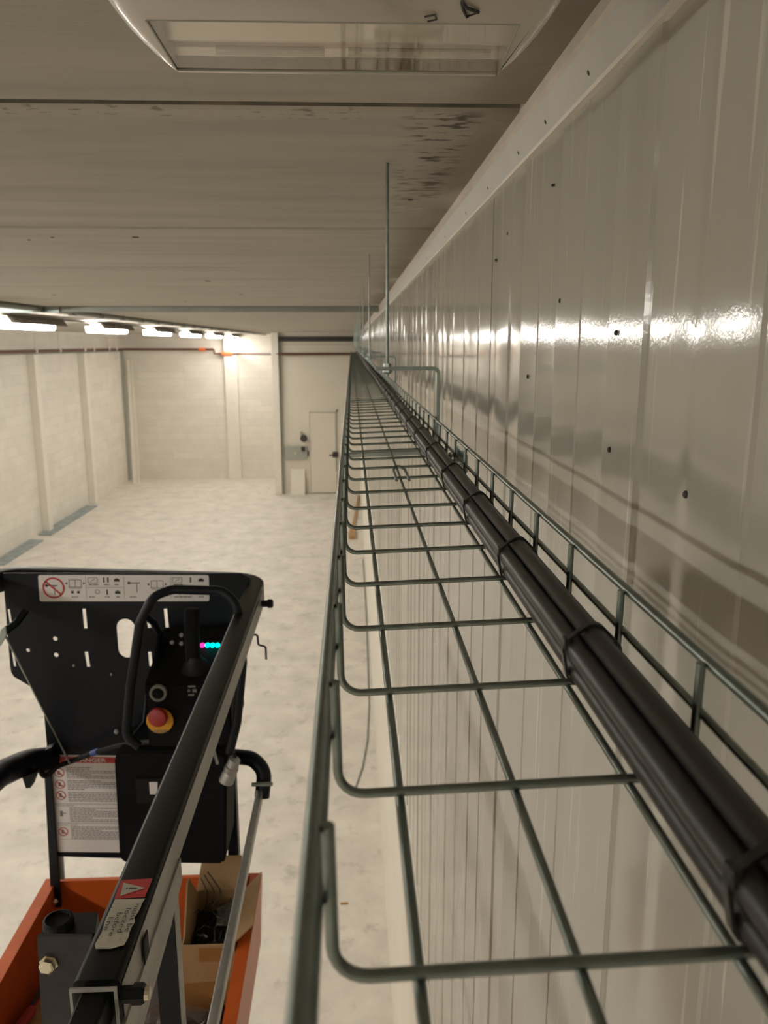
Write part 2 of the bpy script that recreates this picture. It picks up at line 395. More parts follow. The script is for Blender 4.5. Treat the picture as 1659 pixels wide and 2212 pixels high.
# right wall: lacquered sheet with alternating shallow ribs and panel joints
bm = B(); pts = []; joints = [1.446 + 1.1*i for i in range(-14, 19)]; rnd = random.Random(3)
for J in joints:
    a = J - 1.1
    edges = [a] + [J - .074 - .0994*q for q in range(9, -1, -1)] + [J]
    lvl = 0
    for i in range(len(edges)-1):
        y0, y1 = edges[i], edges[i+1]; d = .0019 if lvl else 0.0; bow = rnd.uniform(-.0006, .0011); tl = rnd.uniform(-.0010, .0010)
        ins0 = .003 if i else .002; 
        for q in range(7):
            t = q / 6; y = y0 + ins0 + (y1 - y0 - ins0 - .0005) * t
            pts.append((y, -d + bow*(1-(2*t-1)**2) + tl*(2*t-1)))
        lvl = 1 - lvl
    pts += [(J-.0012, 0), (J-.0008, .006), (J+.0008, .006), (J+.0012, 0)]
pts = [(y, d) for y, d in pts if YB < y < YD]
zt, zb = .249, -4.0
rows = [[bm.verts.new(V(XR + d, y, z)) for y, d in pts] for z in (zb, zt)]
for i in range(len(pts)-1): bm.faces.new((rows[0][i], rows[0][i+1], rows[1][i+1], rows[1][i]))
back = [[bm.verts.new(V(XR+.12, y, z)) for y in (pts[0][0], pts[-1][0])] for z in (zb, zt)]
bm.faces.new((back[0][0], back[0][1], back[1][1], back[1][0])[::-1])
wr = struct('wall_right', bm, m_lacq, smooth=9)
bm = B(); box(bm, V(XR+.02, YB-.2, zt-.01), V(XR+.3, YD, ZC+.1)); struct('trim_1', bm, m_darkgap)
bm = B()
for y, z, r in ((1.30, .17, .003), (.96, .05, .003), (.75, .01, .0025), (.75, -.10, .0028), (.57, -.11, .003), (1.40, .14, .0025), (1.02, .19, .0018), (1.12, -.045, .003)):
    lathe(bm, V(XR-.0035, y, z), (1, 0, 0), [(r*.7, 0), (r, .0012), (r, .005)], 10)
obj('rivet_head', bm, m_darkgap, wr)
# coving along the top of the right wall
bm = B(); cov = [(.2285, ZC+.05), (.2285, .291), (.2325, .287), (.2465, .253), (.2422, .2525), (.2422, .2475), (.252, .2475), (.27, .30), (.27, ZC+.05)]
prism(bm, [V(x, YB-.2, z) for x, z in cov], (0, YD-YB+.2, 0))
for f in bm.faces:
    c = f.calc_center_median(); zc = c.z - CH
    if abs(zc - .270) < .002: f.material_index = 1
    elif zc < .254 and c.x < .249: f.material_index = 2
struct('trim_2', bm, [m_ctrim, m_dull, m_white])
bm = B()
for y in (.86, 1.04, 1.20, 1.46, 1.73, 2.1, 2.6):
    n = Vector((-.034, 0, -.014)).normalized(); c = V(.2415, y, .2665)
    lathe(bm, c + n*.0012, -n, [(.0022, 0), (.003, .001), (.003, .004)], 10)
obj('screw_head', bm, m_darkgap, bpy.data.objects['trim_2'])
# pale protective board at the foot of the right wall
bm = B(); prism(bm, [V(.213, YB, -4.0), V(.213, YB, -2.24), V(.249, YB, -2.20), V(.30, YB, -2.20), V(.30, YB, -4.0)], (0, YD-YB, 0)); struct('baseboard_right', bm, m_white)
# other walls
bm = B(); box(bm, V(XL-.2, YB, -4.0), V(XL, YF+.2, ZC+.02)); struct('wall_left', bm, m_wleft)
bm = B(); box(bm, V(XL-.2, YF, -4.0), V(XC, YF+.2, ZC+.02)); struct('wall_far', bm, m_wfar)
bm = B(); box(bm, V(XC, YD, -4.0), V(XR+.5, YF+.2, ZC+.02)); wside = struct('wall_far_bay', bm, m_panel)
bm = B(); box(bm, V(XL-.2, YB-.2, -4.0), V(XR+.5, YB, ZC+.02)); struct('wall_back', bm, m_white)
# recessed band and ledge above the pipe on the left wall
bm = B(); box(bm, V(XL, YB, -.20), V(XL+.05, YF, -.16)); struct('trim_3', bm, m_beam)
# cold store door frame: dark jamb and lintel on the bay wall
bm = B(); box(bm, V(-1.90, YD-.05, -4.0), V(-1.845, YD+.01, .20)); struct('trim_4', bm, m_sheet)
bm = B(); box(bm, V(-1.90, YD-.07, .07), V(.20, YD+.01, .20)); struct('trim_5', bm, m_darkgap)
bm = B(); box(bm, V(-1.80, YD-.012, -.012), V(.20, YD, .0)); struct('trim_6', bm, m_sheet)
# white columns
def column(x0, x1, y0, y1, label, ztop=ZC):
    bm = B(); box(bm, V(x0, y0, -4.0), V(x1, y1, ztop), .01)
    tag(obj('column', bm, m_white), label, 'column', 'white columns along the walls')
column(-2.10, -1.91, 21.25, 21.75, 'white column at the corner beside the dark jamb of the cold store bay')
column(-3.74, -3.36, 23.86, 24.0, 'broad white pilaster in the middle of the far block wall')
column(XL, XL+.16, 17.05, 17.27, 'white column on the left wall, nearest in view', -.2)
column(XL, XL+.16, 20.2, 20.42, 'white column on the left wall, second one, closer to the far corner', -.2)
bm = B(); prism(bm, [V(XL, 23.82, -4.0), V(XL, 23.96, -4.0), V(XL, 23.98, -.2), V(XL, 23.86, -.2)], (.07, 0, 0)); struct('trim_7', bm, m_sheet)
# leaning white boards in the corner
e = empty('leaning_board', V(-6.3, 23.3, -4.0), 'long white board leaning in the far left corner', 'board')
bm = B(); prism(bm, [V(-6.44, 23.2, -4.0), V(-6.33, 23.2, -4.0), V(-6.49, 23.88, -.45), V(-6.57, 23.88, -.45)], (0, .03, 0)); obj('face_board', bm, m_white, e)
bm = B(); prism(bm, [V(-6.31, 23.2, -4.0), V(-6.24, 23.2, -4.0), V(-6.41, 23.88, -.45), V(-6.47, 23.88, -.45)], (0, .03, 0)); obj('edge_board', bm, m_panel, e)
# blue grey strips on the floor by the left wall
for a, b, lab in ((14.4, 16.3, 'blue-grey strip on the floor along the left wall, nearer one'), (16.75, 19.9, 'blue-grey strip on the floor along the left wall between the two columns')):
    bm = B(); box(bm, V(XL+.02, a, -4.0), V(XL+.30, b, -3.97), .006); tag(obj('floor_strip', bm, m_grit), lab, 'floor strip', 'floor strips')

# door in the bay
bm = B(); dl, dr, dz = -1.13, -.43, -1.79
box(bm, V(dl, YD-.06, -3.97), V(dr, YD, dz), .008); d1 = struct('door_1', bm, m_panel, None)
bm = B(); 
for a, b in ((V(dl-.07, YD-.035, -4), V(dl-.012, YD, dz+.07)), (V(dr+.012, YD-.035, -4), V(dr+.06, YD, dz+.07)), (V(dl-.012, YD-.035, dz+.012), V(dr+.25, YD, dz+.07))): box(bm, a, b)
obj('door_frame', bm, m_panel, d1)
bm = B(); box(bm, V(dr+.06, YD-.03, -3.97), V(-.2, YD, dz+.01)); obj('side_leaf', bm, m_white, d1)
bm = B(); box(bm, V(dr-.10, YD-.09, -3.0), V(dr+.05, YD-.055, -2.85), .01); tube(bm, [V(dr-.04, YD-.08, -2.92), V(dr-.04, YD-.13, -2.92), V(dr-.19, YD-.13, -2.94)], .016, 8, .02)
obj('door_handle', bm, m_darkgap, d1)
bm = B(); box(bm, V(dr-.02, YD-.075, -3.4), V(dr+.012, YD-.05, dz), .003); obj('edge_seal', bm, m_sheet, d1)
# control cabinet and gadgets beside the door
e = empty('control_cabinet', V(-1.5, YD, -3.05), 'grey control cabinet on the wall left of the door', 'control box')
bm = B(); box(bm, V(-1.82, YD-.10, -3.04), V(-1.21, YD, -2.69), .01); obj('cabinet_body', bm, m_sheet, e)
bm = B(); lathe(bm, V(-1.53, YD-.10, -2.87), (0, -1, 0), [(.035, 0), (.03, .02)], 12); obj('lock_knob', bm, m_bolt, e)
bm = B(); box(bm, V(-1.37, YD-.15, -2.82), V(-1.27, YD-.10, -2.70), .01); obj('black_switch', bm, m_darkgap, e)
bm = B(); box(bm, V(-1.26, YD-.06, -2.96), V(-1.17, YD, -2.82), .01); tag(obj('wall_switch', bm, m_darkgap), 'small dark switch at the right end of the grey cabinet, beside the door frame', 'switch')
e = empty('alarm_horn', V(-1.3, YD, -2.48), 'dark alarm horn on the wall above the grey cabinet', 'alarm')
bm = B(); lathe(bm, V(-1.28, YD, -2.50), (-.1, -1, .2), [(.05, 0), (.05, .08), (.10, .14), (.10, .15)], 16); obj('horn', bm, m_darkgap, e)
bm = B(); box(bm, V(-1.39, YD-.05, -2.42), V(-1.33, YD, -2.30), .01); obj('junction_box', bm, m_sheet, e)
bm = B(); prism(bm, [V(-1.67, YD-.22, -4), V(-1.67, YD-.18, -4), V(-1.67, YD-.02, -3.32), V(-1.67, YD-.06, -3.32)], (.38, 0, 0)); tag(obj('white_board', bm, m_white), 'white rectangular board standing against the wall left of the door', 'board')

# sprinkler pipe
e = empty('sprinkler_pipe', V(XL+.12, 10, -.13), 'red-brown sprinkler pipe running along the left wall and across the far end', 'pipe')
bm = B(); tube(bm, [V(XL+.14, YB+.1, -.125), V(XL+.14, YF-.14, -.135), V(-4.20, YF-.14, -.14)], .035, 10, .06); obj('long_run', bm, m_pipe, e)
bm = B(); tube(bm, [V(-4.20, YF-.14, -.14), V(-4.02, YF-.14, -.14), V(-4.02, YF-.14, -.27), V(-3.3, YF-.14, -.27), V(-1.98, YD-.12, -.25), V(.14, YD-.12, -.25)], .035, 10, .05); obj('lower_run', bm, m_pipe, e)
bm = B(); cyl(bm, V(-3.80, YF-.14, -.27), V(-3.50, YF-.14, -.27), .06, 14); obj('coupling', bm, m_valve, e)
bm = B(); cyl(bm, V(-4.46, YF-.14, -.145), V(-4.26, YF-.14, -.142), .052, 14); obj('coupling', bm, m_valve, e)
for i, y in enumerate((12.4, 13.2, 17.2, 18.6, 20.3, 21.0, 22.3, 23.0)):
    bm = B(); tube(bm, [V(XL+.14, y, ZC), V(XL+.14, y, -.08)], .012, 6); lathe(bm, V(XL+.14, y, -.17), (0, 0, 1), [(.03, 0), (.05, .02), (.05, .07), (.02, .10)], 10)
    obj('pipe_hanger', bm, m_white, e)
# trunking across the ceiling and along the lamp row
e = empty('ceiling_trunking', V(-2.5, 6.75, ZC), 'grey galvanised trunking running straight across the ceiling above the lamps', 'trunking')
bm = B(); box(bm, V(XL, 6.70, ZC-.045), V(XR-.02, 6.80, ZC), .004); obj('trunk_body', bm, m_beam, e)
bm = B(); box(bm, V(-2.95, 6.68, ZC-.052), V(-2.35, 6.70, ZC), .002); obj('bright_joint_cover', bm, m_zinc, e)
bm = B(); tube(bm, [V(-2.50, 1.0, ZC-.022), V(-2.50, YF-.05, ZC-.022)], .022, 8)
for i in range(24): box(bm, V(-2.53, 5+.8*i, ZC-.05), V(-2.47, 5.05+.8*i, ZC))
tag(obj('ceiling_conduit', bm, m_beam), 'grey conduit with clips along the ceiling beside the row of lamps', 'conduit')
bm = B(); tube(bm, [V(-1.9, .733, ZC-.012), V(-.18, .733, ZC-.012)], .012, 10)
tag(obj('supply_cable', bm, m_darkgap), 'thick dark cable on the ceiling at the left of the emergency light', 'cable')

# row of lamps
e = empty('lamp_rail', V(-3.35, 12, .275), 'thin dark mounting rail that carries the row of lit lamps', 'rail')
bm = B(); box(bm, V(-3.375, 2, .272), V(-3.335, YF-.05, .292)); obj('rail_profile', bm, m_housing, e)
for i in range(9):
    bm = B(); cyl(bm, V(-3.355, 3+2.6*i, .29), V(-3.355, 3+2.6*i, ZC+.002), .006, 6); obj('rail_stud', bm, m_housing, e)
ordn = ['nearest', 'second', 'third', 'fourth', 'fifth', 'sixth and farthest']
lamp0 = empty('ceiling_lamp', V(-3.4, 8.6, .16), '', 'ceiling lamp', 'row of lit lamps under the ceiling')
bm = B(); sec = [(-.07, .0), (-.085, .02), (-.085, .075), (.085, .075), (.085, .02), (.07, .0)]
prism(bm, [V(-3.36+x, 7.80, .155+z) for x, z in sec], (0, 1.35, 0)); obj('diffuser', bm, m_lamp, lamp0)
bm = B(); sec = [(-.105, .05), (-.06, .12), (.06, .12), (.105, .05), (.088, .05), (.088, .0755), (-.088, .0755), (-.088, .05)]
prism(bm, [V(-3.36+x, 7.95, .155+z) for x, z in sec], (0, 1.55, 0)); obj('reflector_housing', bm, m_housing, lamp0)
for i in range(-7, 6):
    o = lamp0 if i == 0 else copy_tree(lamp0)
    o.location = V(-3.4, 8.6 + 2.9*i, .16)
    o['label'] = (f'{ordn[i]} lamp in the lit row under the ceiling on the left' if i >= 1 else 'lit lamp at the left edge, nearest of the row in view' if i == 0 else 'lit lamp of the row overhead, out of view behind the nearest visible one')

# emergency luminaire on the ceiling
e = empty('emergency_light', V(0, .66, ZC), 'unlit cream emergency light with clear cover on the ceiling overhead', 'emergency light')
def outline(z, grow, bulge, y0=.50, y1=.756, xa=-.150, xb=.132, n=9):
    out = []
    for k in range(n+1):
        t = k/n; y = y1 + (y0-y1)*t; out.append(V(xb + grow + bulge*math.sin(PI*t)**.8, y, z))
    for k in range(n+1):
        t = 1-k/n; y = y1 + (y0-y1)*t; out.append(V(xa - grow - bulge*math.sin(PI*t)**.8, y, z))
    return out
bm = B(); rings = [outline(ZC, .004, .024), outline(.262, .004, .024), outline(.245, .003, .021), outline(.234, .001, .015), outline(.2305, -.003, .008)]
rv = [[bm.verts.new(p) for p in r] for r in rings]
for a, b in zip(rv, rv[1:]):
    for k in range(len(a)): bm.faces.new((a[k], a[(k+1) % len(a)], b[(k+1) % len(a)], b[k]))
bm.faces.new(rv[0])
# lower face with the window opening
win = [(.1265, .641), (.1305, .750), (-.147, .750), (-.1465, .643)]
inner = [bm.verts.new(V(x, y, .2305)) for x, y in win]
up = [bm.verts.new(V(x, y, .262)) for x, y in win]
for k in range(4): bm.faces.new((inner[k], inner[(k+1) % 4], up[(k+1) % 4], up[k]))
R = rv[-1]; n = len(R)
def near(p): return min(range(4), key=lambda q: (inner[q].co - p).length)
# fan strips between rim ring and window corners
half = n // 2
far_r, far_l = R[0], R[n-1]; nr, nl = R[half-1], R[half]
bm.faces.new((far_r, far_l, inner[2], inner[1]))
bm.faces.new((nr, nl, inner[3], inner[0]))
ir = min(range(half), key=lambda q: abs(R[q].co.y - .641)); il = n-1-ir
bm.faces.new([R[q] for q in range(0, ir+1)] + [inner[0], inner[1]])
bm.faces.new([R[q] for q in range(ir, half)] + [inner[0]])
bm.faces.new([R[q] for q in range(il, n)] + [inner[2], inner[3]])
bm.faces.new([R[q] for q in range(half, il+1)] + [inner[3]])
obj('housing', bm, m_lampbody, e, smooth=40)
bm = B(); prism(bm, [V(x, y, .2312) for x, y in win], (0, 0, .0018)); obj('clear_cover', bm, m_clear, e)
bm = B(); sec = [(.640, .2605), (.640, .252), (.655, .2405), (.660, .2405), (.675, .252), (.700, .254), (.712, .2415), (.716, .2415), (.728, .253), (.740, .2455), (.745, .2405), (.751, .2405), (.751, .2605)]
prism(bm, [V(-.148, y, z) for y, z in sec], (.28, 0, 0)); obj('reflector', bm, m_reflect, e)
bm = B(); cyl(bm, V(-.11, .730, .240), V(-.02, .730, .240), .0035, 10); cyl(bm, V(.0, .730, .240), V(.12, .730, .240), .0035, 10); obj('lamp_tube', bm, m_white, e)
bm = B()
for a, b in zip(win, win[1:] + win[:1]): sweep(bm, [V(*a, .2306), V(*b, .2306)], [(-.0006, -.0006), (.0006, -.0006), (.0006, .0006), (-.0006, .0006)])
obj('cover_seal', bm, m_sheet, e)
bm = B(); tube(bm, [V(.078, .600, .2292), V(.083, .608, .2285), (V(.092, .616, .2290)), V(.085, .625, .2292), V(.081, .613, .2292), V(.0785, .602, .2292)], .0012, 6); tube(bm, [V(.055, .626, .2292), V(.062, .622, .2292), V(.064, .630, .2292), V(.058, .634, .2292)], .0007, 5)
obj('scorch_mark', bm, m_darkgap, e)

# ------------------------------------------------------------------ wire cable tray
TX0, TX1, TZ, TH, TILT = -.0072, .145, -.188, .0517, .0358
def tz(x): return TZ + TILT*x
WR = .0021
names = ['nearest the camera', 'second from the camera', 'third from the camera', 'fourth from the camera', 'fifth from the camera', 'sixth from the camera', 'farthest, ending at the cold store door wall']
tray0 = empty('wire_cable_tray', V(0, 0, TZ), '', 'cable tray', 'galvanised wire basket tray sections')
SEC = 3.0
bmc = B(); path = [(TX0-.001, TH), (TX0-.0005, .012), (TX0, 0), (TX1, TILT*(TX1-TX0)), (TX1, TH+TILT*TX1)]
cp = fillet([Vector((path[0][0], 0, path[0][1])), Vector((TX0, 0, TILT*TX0)), Vector((TX1, 0, TILT*TX1)), Vector((TX1+.0005, 0, TH+TILT*TX1))], .011, 6)
sweep(bmc, cp, circ(WR, 8), up=None)
c0 = obj('cross_wire', bmc, m_galv, tray0, smooth=50, local=True)
c0.location = (0, .006, 0)
for i in range(1, 30):
    c = c0.copy(); COL.objects.link(c); c.parent = tray0; c.location = (0, .006 + .1*i, 0)
longs = [(x, TILT*x - 2*WR) for x in (.0191, .0691, .1191)]
for x, z in longs:
    bm = B(); tube(bm, [(x, 0, z), (x, SEC-.004, z)], WR, 8); obj('bottom_wire', bm, m_galv, tray0, smooth=50, local=True)
for x, z, r in ((TX0-.0054, TH-.001, .0025), (TX0-.0046, TH*.52, WR), (TX1+.0050, TH+TILT*TX1-.001, .0026), (TX1+.0043, TH*.52+TILT*TX1, WR)):
    bm = B(); tube(bm, [(x, 0, z), (x, SEC-.004, z)], r, 8); obj('side_wire', bm, m_galv, tray0, smooth=50, local=True)
Y0 = -1.9 ; 
for i in range(7):
    o = tray0 if i == 0 else copy_tree(tray0)
    o.location = V(0, 1.10 - SEC + SEC*i, TZ)
    o['label'] = f'galvanised wire cable tray section, {names[i]}'
# the last one is shortened by the wall
last = o; ymax = YD - (1.20 - SEC + SEC*6)
# cables
CR = .0057
cabs = [((.1217, -.1736), 'lower left black cable of the bundle in the tray'), ((.1192, -.1606), 'upper left black cable of the bundle in the tray'), ((.1283, -.1534), 'topmost black cable of the bundle, beside the wall side of the tray'),
        ((.1332, -.1729), 'bottom right black cable, buried under the bundle'), ((.1363, -.1617), 'right black cable of the bundle, against the tray side')]
for j, ((x, z), lab) in enumerate(cabs):
    rnd = random.Random(j); pts = []; y = -1.0
    while y < 21.2:
        a = .0003 if y < 6 else .0004
        pts.append(V(x + rnd.uniform(-a, a)*.6, y, z + rnd.uniform(0, a)*.5)); y += .2 if y < 6 else .8
    bm = B(); tube(bm, pts, CR, 12 if j < 3 else 8); tag(obj('power_cable', bm, m_cable, smooth=60), lab, 'cable', 'black cables tied in the tray')
def hull(ps):
    ps = sorted(ps); 
    def half(it):
        h = []
        for p in it:
            while len(h) > 1 and (h[-1][0]-h[-2][0])*(p[1]-h[-2][1]) - (h[-1][1]-h[-2][1])*(p[0]-h[-2][0]) <= 0: h.pop()
            h.append(p)
        return h
    a = half(ps); b = half(ps[::-1]); return a[:-1] + b[:-1]
cloud = [(x + (CR+.0011)*math.cos(2*PI*k/16), z + (CR+.0011)*math.sin(2*PI*k/16)) for (x, z), _ in cabs for k in range(16)]
H = hull(cloud)
bm = B(); sweep(bm, [Vector((x, 0, z)) for x, z in H], [(-.0008, -.0022), (.0008, -.0022), (.0008, .0022), (-.0008, .0022)], up=Vector((0, 1, 0)), closed=True)
t0 = empty('zip_tie', V(0, .207, 0), '', 'cable tie', 'black cable ties around the cable bundle')
obj('strap', bm, m_tie, t0, local=True)
bm = B(); hx, hz = .1142, -.1575; box(bm, (hx-.002, -.0035, hz-.003), (hx+.0015, .0035, hz+.003), .0006); obj('locking_head', bm, m_tie, t0, local=True)
tie_y = [.207, .397, .592, .785, .985, 1.20, 1.43] + [1.65 + .22*i for i in range(17)]
oname = ['nearest', 'second', 'third', 'fourth', 'fifth', 'sixth', 'seventh', 'eighth', 'ninth', 'tenth', 'eleventh', 'twelfth'] + [f'{n}th' for n in range(13, 30)]
for i, y in enumerate(tie_y):
    o = t0 if i == 0 else copy_tree(t0)
    o.location = V(0, y, 0); o.rotation_euler = (0, 0, random.uniform(-.06, .06)); 
    # keep the loop around the bundle when turned
    if o.rotation_euler.z:
        c = Vector((.1275, 0, 0)); o.location += c - Matrix.Rotation(o.rotation_euler.z, 3, 'Z') @ c
    o['label'] = f'black cable tie around the cable bundle, {oname[i]} from the camera'
# splice clips
def splice(name, x, y, z, label, side=False):
    bm = B(); w = .0085
    if not side: pts = [Vector((x-w, y-.045, z)), Vector((x-w, y+.05, z)), Vector((x-w*.2, y+.062, z+.004)), Vector((x+w, y+.05, z)), Vector((x+w, y-.045, z))]
    else: pts = [Vector((x, y-.045, z-w)), Vector((x, y+.05, z-w)), Vector((x, y+.062, z)), Vector((x, y+.05, z+w)), Vector((x, y-.045, z+w))]
    tube(bm, pts, .0022, 8, .006); tag(obj(name, bm, m_galv, smooth=50), label, 'splice clip', 'splice clips')
splice('splice_clip', .068, 1.095, CH + tz(.068) - .0022 + .0085, 'hairpin wire splice clip on the middle of the tray floor')
e = empty('splice_bolt', V(.152, 1.10, -.155), 'small bolted splice on the wall-side edge of the tray joint', 'splice')
bm = B(); box(bm, V(.1535, 1.05, -.170), V(.1555, 1.15, -.146), .0005); obj('splice_plate', bm, m_zinc, e)
for y in (1.07, 1.125):
    bm = B(); cyl(bm, V(.1555, y, -.157), V(.128+.0155, y, -.157), .003, 8); lathe(bm, V(.1425, y, -.157), (-1, 0, 0), [(.0055, 0), (.0055, .003), (.004, .004)], 6); obj('bolt', bm, m_zinc, e)
# hangers
hg0 = empty('tray_hanger', V(.065, 1.45, ZC), '', 'hanger', 'rod hangers carrying the tray')
xa, xb2, zt_, zb_ = .0435, .1568, -.043, -.2005
bm = B(); w = .022
arm = fillet([Vector((xa, 0, zt_)), Vector((xb2, 0, zt_)), Vector((xb2, 0, zb_+.006)), Vector((-.022, 0, zb_))], .009, 5)
sweep(bm, arm, [(-.011, -.0012), (.011, -.0012), (.011, .0012), (-.011, .0012)], up=Vector((0, 1, 0)) if False else None)
def strip(bm, pts, th, wd):
    P = [Vector(p) for p in pts]; n = len(P); R = []
    for i, p in enumerate(P):
        d = (P[min(i+1, n-1)] - P[max(i-1, 0)]).normalized(); q = d.cross(Vector((0, 1, 0))).normalized()
        R.append([bm.verts.new(p + q*s*th/2 + Vector((0, t*wd/2, 0))) for s, t in ((-1, -1), (1, -1), (1, 1), (-1, 1))])
    for a, b in zip(R, R[1:]):
        for j in range(4): bm.faces.new((a[j], a[(j+1) % 4], b[(j+1) % 4], b[j]))
    bm.faces.new(R[0][::-1]); bm.faces.new(R[-1])
bm.free(); bm = B(); strip(bm, arm, .0065, .024)
off = Vector((-.065, 0, -ZC))
for v in bm.verts: v.co += off
obj('hook_bracket', bm, m_zinc, hg0, local=True)
bm = B(); pts = [Vector((.065, 0, ZC+.004)), Vector((.065, 0, zt_-.014))]; tube(bm, [p+off for p in pts], .0029, 8); obj('threaded_rod', bm, m_galv, hg0, local=True)
for z in (zt_+.0032, zt_-.0095):
    bm = B(); lathe(bm, Vector((.065, 0, z))+off, (0, 0, 1), [(.0075, 0), (.0075, .0055)] if z > zt_ else [(.0055, 0), (.009, .003), (.009, .0065)], 6); obj('nut', bm, m_zinc, hg0, local=True)
for i in range(14):
    o = hg0 if i == 0 else copy_tree(hg0)
    o.location = V(.065, 1.45 + 1.42*i, ZC)
    o['label'] = f'zinc rod hanger with hooked bracket holding the tray, {oname[i]} from the camera'

# ------------------------------------------------------------------ things on the floor by the right wall
bm = B(); tube(bm, [V(.185, 14.5, -3.994), V(.19, 12, -3.994), V(.18, 10.0, -3.994), V(.165, 8.3, -3.994), V(.13, 7.5, -3.994), V(.07, 6.95, -3.994), V(.0, 6.6, -3.994)], .009, 6, .3)
tag(obj('loose_cable', bm, m_beam), 'thin grey cable lying on the floor along the right wall', 'cable')
e = empty('wooden_batten', V(0, 16.5, -4), 'long wooden batten lying on the floor under the tray', 'batten')
bm = B(); prism(bm, [V(-.06, 16.3, -4.0), V(.0, 16.3, -4.0), V(.19, 20.8, -4.0), V(.14, 20.8, -4.0)], (0, 0, .05)); obj('batten', bm, m_wood, e)
bm = B(); prism(bm, [V(-.085, 16.1, -4.0), V(.04, 16.1, -4.0), V(.05, 16.9, -4.0), V(-.07, 16.9, -4.0)], (0, 0, .075)); obj('end_block', bm, m_wood, e)
bm = B(); p = at(735, 1953, z=-4.0); q = at(752, 1952, z=-4.0); tube(bm, [p + Vector((0, 0, .006)), q + Vector((0, 0, .006))], .006, 6); tag(obj('wood_splinter', bm, m_wood), 'thin wood splinter on the floor below the tray', 'splinter')

# ------------------------------------------------------------------ the personnel lift
LF = empty('work_platform', V(-.6, 1.3, -4.0), 'black and orange push-around personnel lift at the lower left', 'lift platform')
TZR_ = -1.558
PY = 2.1                                                          # plane of the front panel
def W(px, py, y=PY): return at(px, py, y=y)
RZ = -.643                                                        # top of the guard rail
rxl, rxr = -.294, -.246; rxc = (rxl+rxr)/2
# guard rail: right side, front bar, left side in one bent square tube
loop = fillet([V(rxc, .712, RZ-.028), V(rxc, 1.7, RZ-.028), V(rxc, PY+.07, RZ-.024), V(-.99, PY+.07, RZ+.008), V(-.99, .45, RZ-.028)], .075, 6)
bm = B(); sweep(bm, loop, rbox(.048, .056, .006)); obj('guard_rail', bm, m_rail, LF, smooth=35)
# scuffed strip on the right rail, the white wall's reflection painted in as pale grey
bm = B(); prism(bm, [V(rxr+.0006, .715, RZ-.008), V(rxr+.0006, .715, RZ-.052), V(rxr+.0006, PY-.06, RZ-.052), V(rxr+.0006, PY-.06, RZ-.008)], (.0008, 0, 0)); obj('scuffed_sheen_side', bm, m_scuff_sheen, LF, label='scuffed side of the rail with the wall reflection painted in pale')
# end sleeve: inner bar slides out of the outer rail
bm = B(); o = (.048/2, .004)
prism(bm, [V(rxl, .700, RZ), V(rxr, .700, RZ), V(rxr, .700, RZ-.060), V(rxr-.003, .700, RZ-.060), V(rxr-.003, .700, RZ-.004), V(rxl+.003, .700, RZ-.004), V(rxl+.003, .700, RZ-.050), V(rxl, .700, RZ-.050)], (0, .0025, 0)); obj('sleeve_end', bm, m_scuff_sheen, LF)
bm = B(); box(bm, V(rxl+.008, .40, RZ-.050), V(rxr-.010, .90, RZ-.010), .003); obj('inner_bar', bm, m_rail, LF)
bm = B(); prism(bm, [V(rxr, .70, RZ-.05), V(rxr, .98, RZ-.05), V(rxr, .98, RZ-.085), V(rxr, .90, RZ-.10), V(rxr, .70, RZ-.115)], (.004, 0, 0)); obj('gusset_plate', bm, m_scuff_sheen, LF, label='pale scuffed steel gusset plate')
bm = B(); p = at(316, 2046, x=rxr+.005); box(bm, p + Vector((-.002, -.010, -.016)), p + Vector((.0008, .010, .016)), .002); obj('slot', bm, m_rubber, LF)
bm = B(); c = at(262, 2148, x=rxr); cyl(bm, c, c + Vector((.014, 0, 0)), .0085, 14); lathe(bm, c + Vector((.012, 0, 0)), (1, 0, 0), [(.0105, 0), (.0105, .010), (.0085, .013)], 6); obj('pivot_bolt', bm, m_rail, LF)
bm = B(); lathe(bm, c + Vector((.025, 0, 0)), (1, 0, 0), [(.0075, 0), (.0068, .004), (.004, .005)], 14); obj('pivot_bolt_tip', bm, m_bolt, LF)
# gate bracket with bolt at the left of the rail
bm = B(); tl = at(80, 2025, y=.84); tr = at(196, 2025, y=.84); bl = at(92, 2240, y=.84); br_ = at(215, 2240, y=.84)
prism(bm, [tl, tr, br_, bl], (0, .006, 0)); obj('bracket_plate', bm, m_dusty, LF, label='dusty brown-black bracket plate')
bm = B(); a = at(88, 2018, z=-.728); b = at(205, 2016, z=-.728); c = at(212, 1970, z=-.728); d = at(104, 1973, z=-.728)
prism(bm, [a, b, c, d], (0, 0, -.07)); obj('bracket_block', bm, m_black, LF)
bm = B(); c = at(126, 1992, z=-.722); lathe(bm, c + Vector((0, 0, -.006)), (0, 0, 1), [(.019, 0), (.019, .010), (.0155, .012), (.0145, .008), (.0, .008)], 24); obj('round_cap', bm, m_rubber, LF)
bm = B(); c = at(106, 2080, y=.84); lathe(bm, c, (0, -1, 0), [(.0115, 0), (.0115, .002), (.0095, .002), (.0095, .009), (.007, .010)], 6); obj('bracket_bolt', bm, m_bolt, LF)
bm = B(); c = at(118, 2062, y=.85); cyl(bm, c + Vector((0, -.010, 0)), c, .012, 14); obj('bolt_hole', bm, m_darkgap, LF)
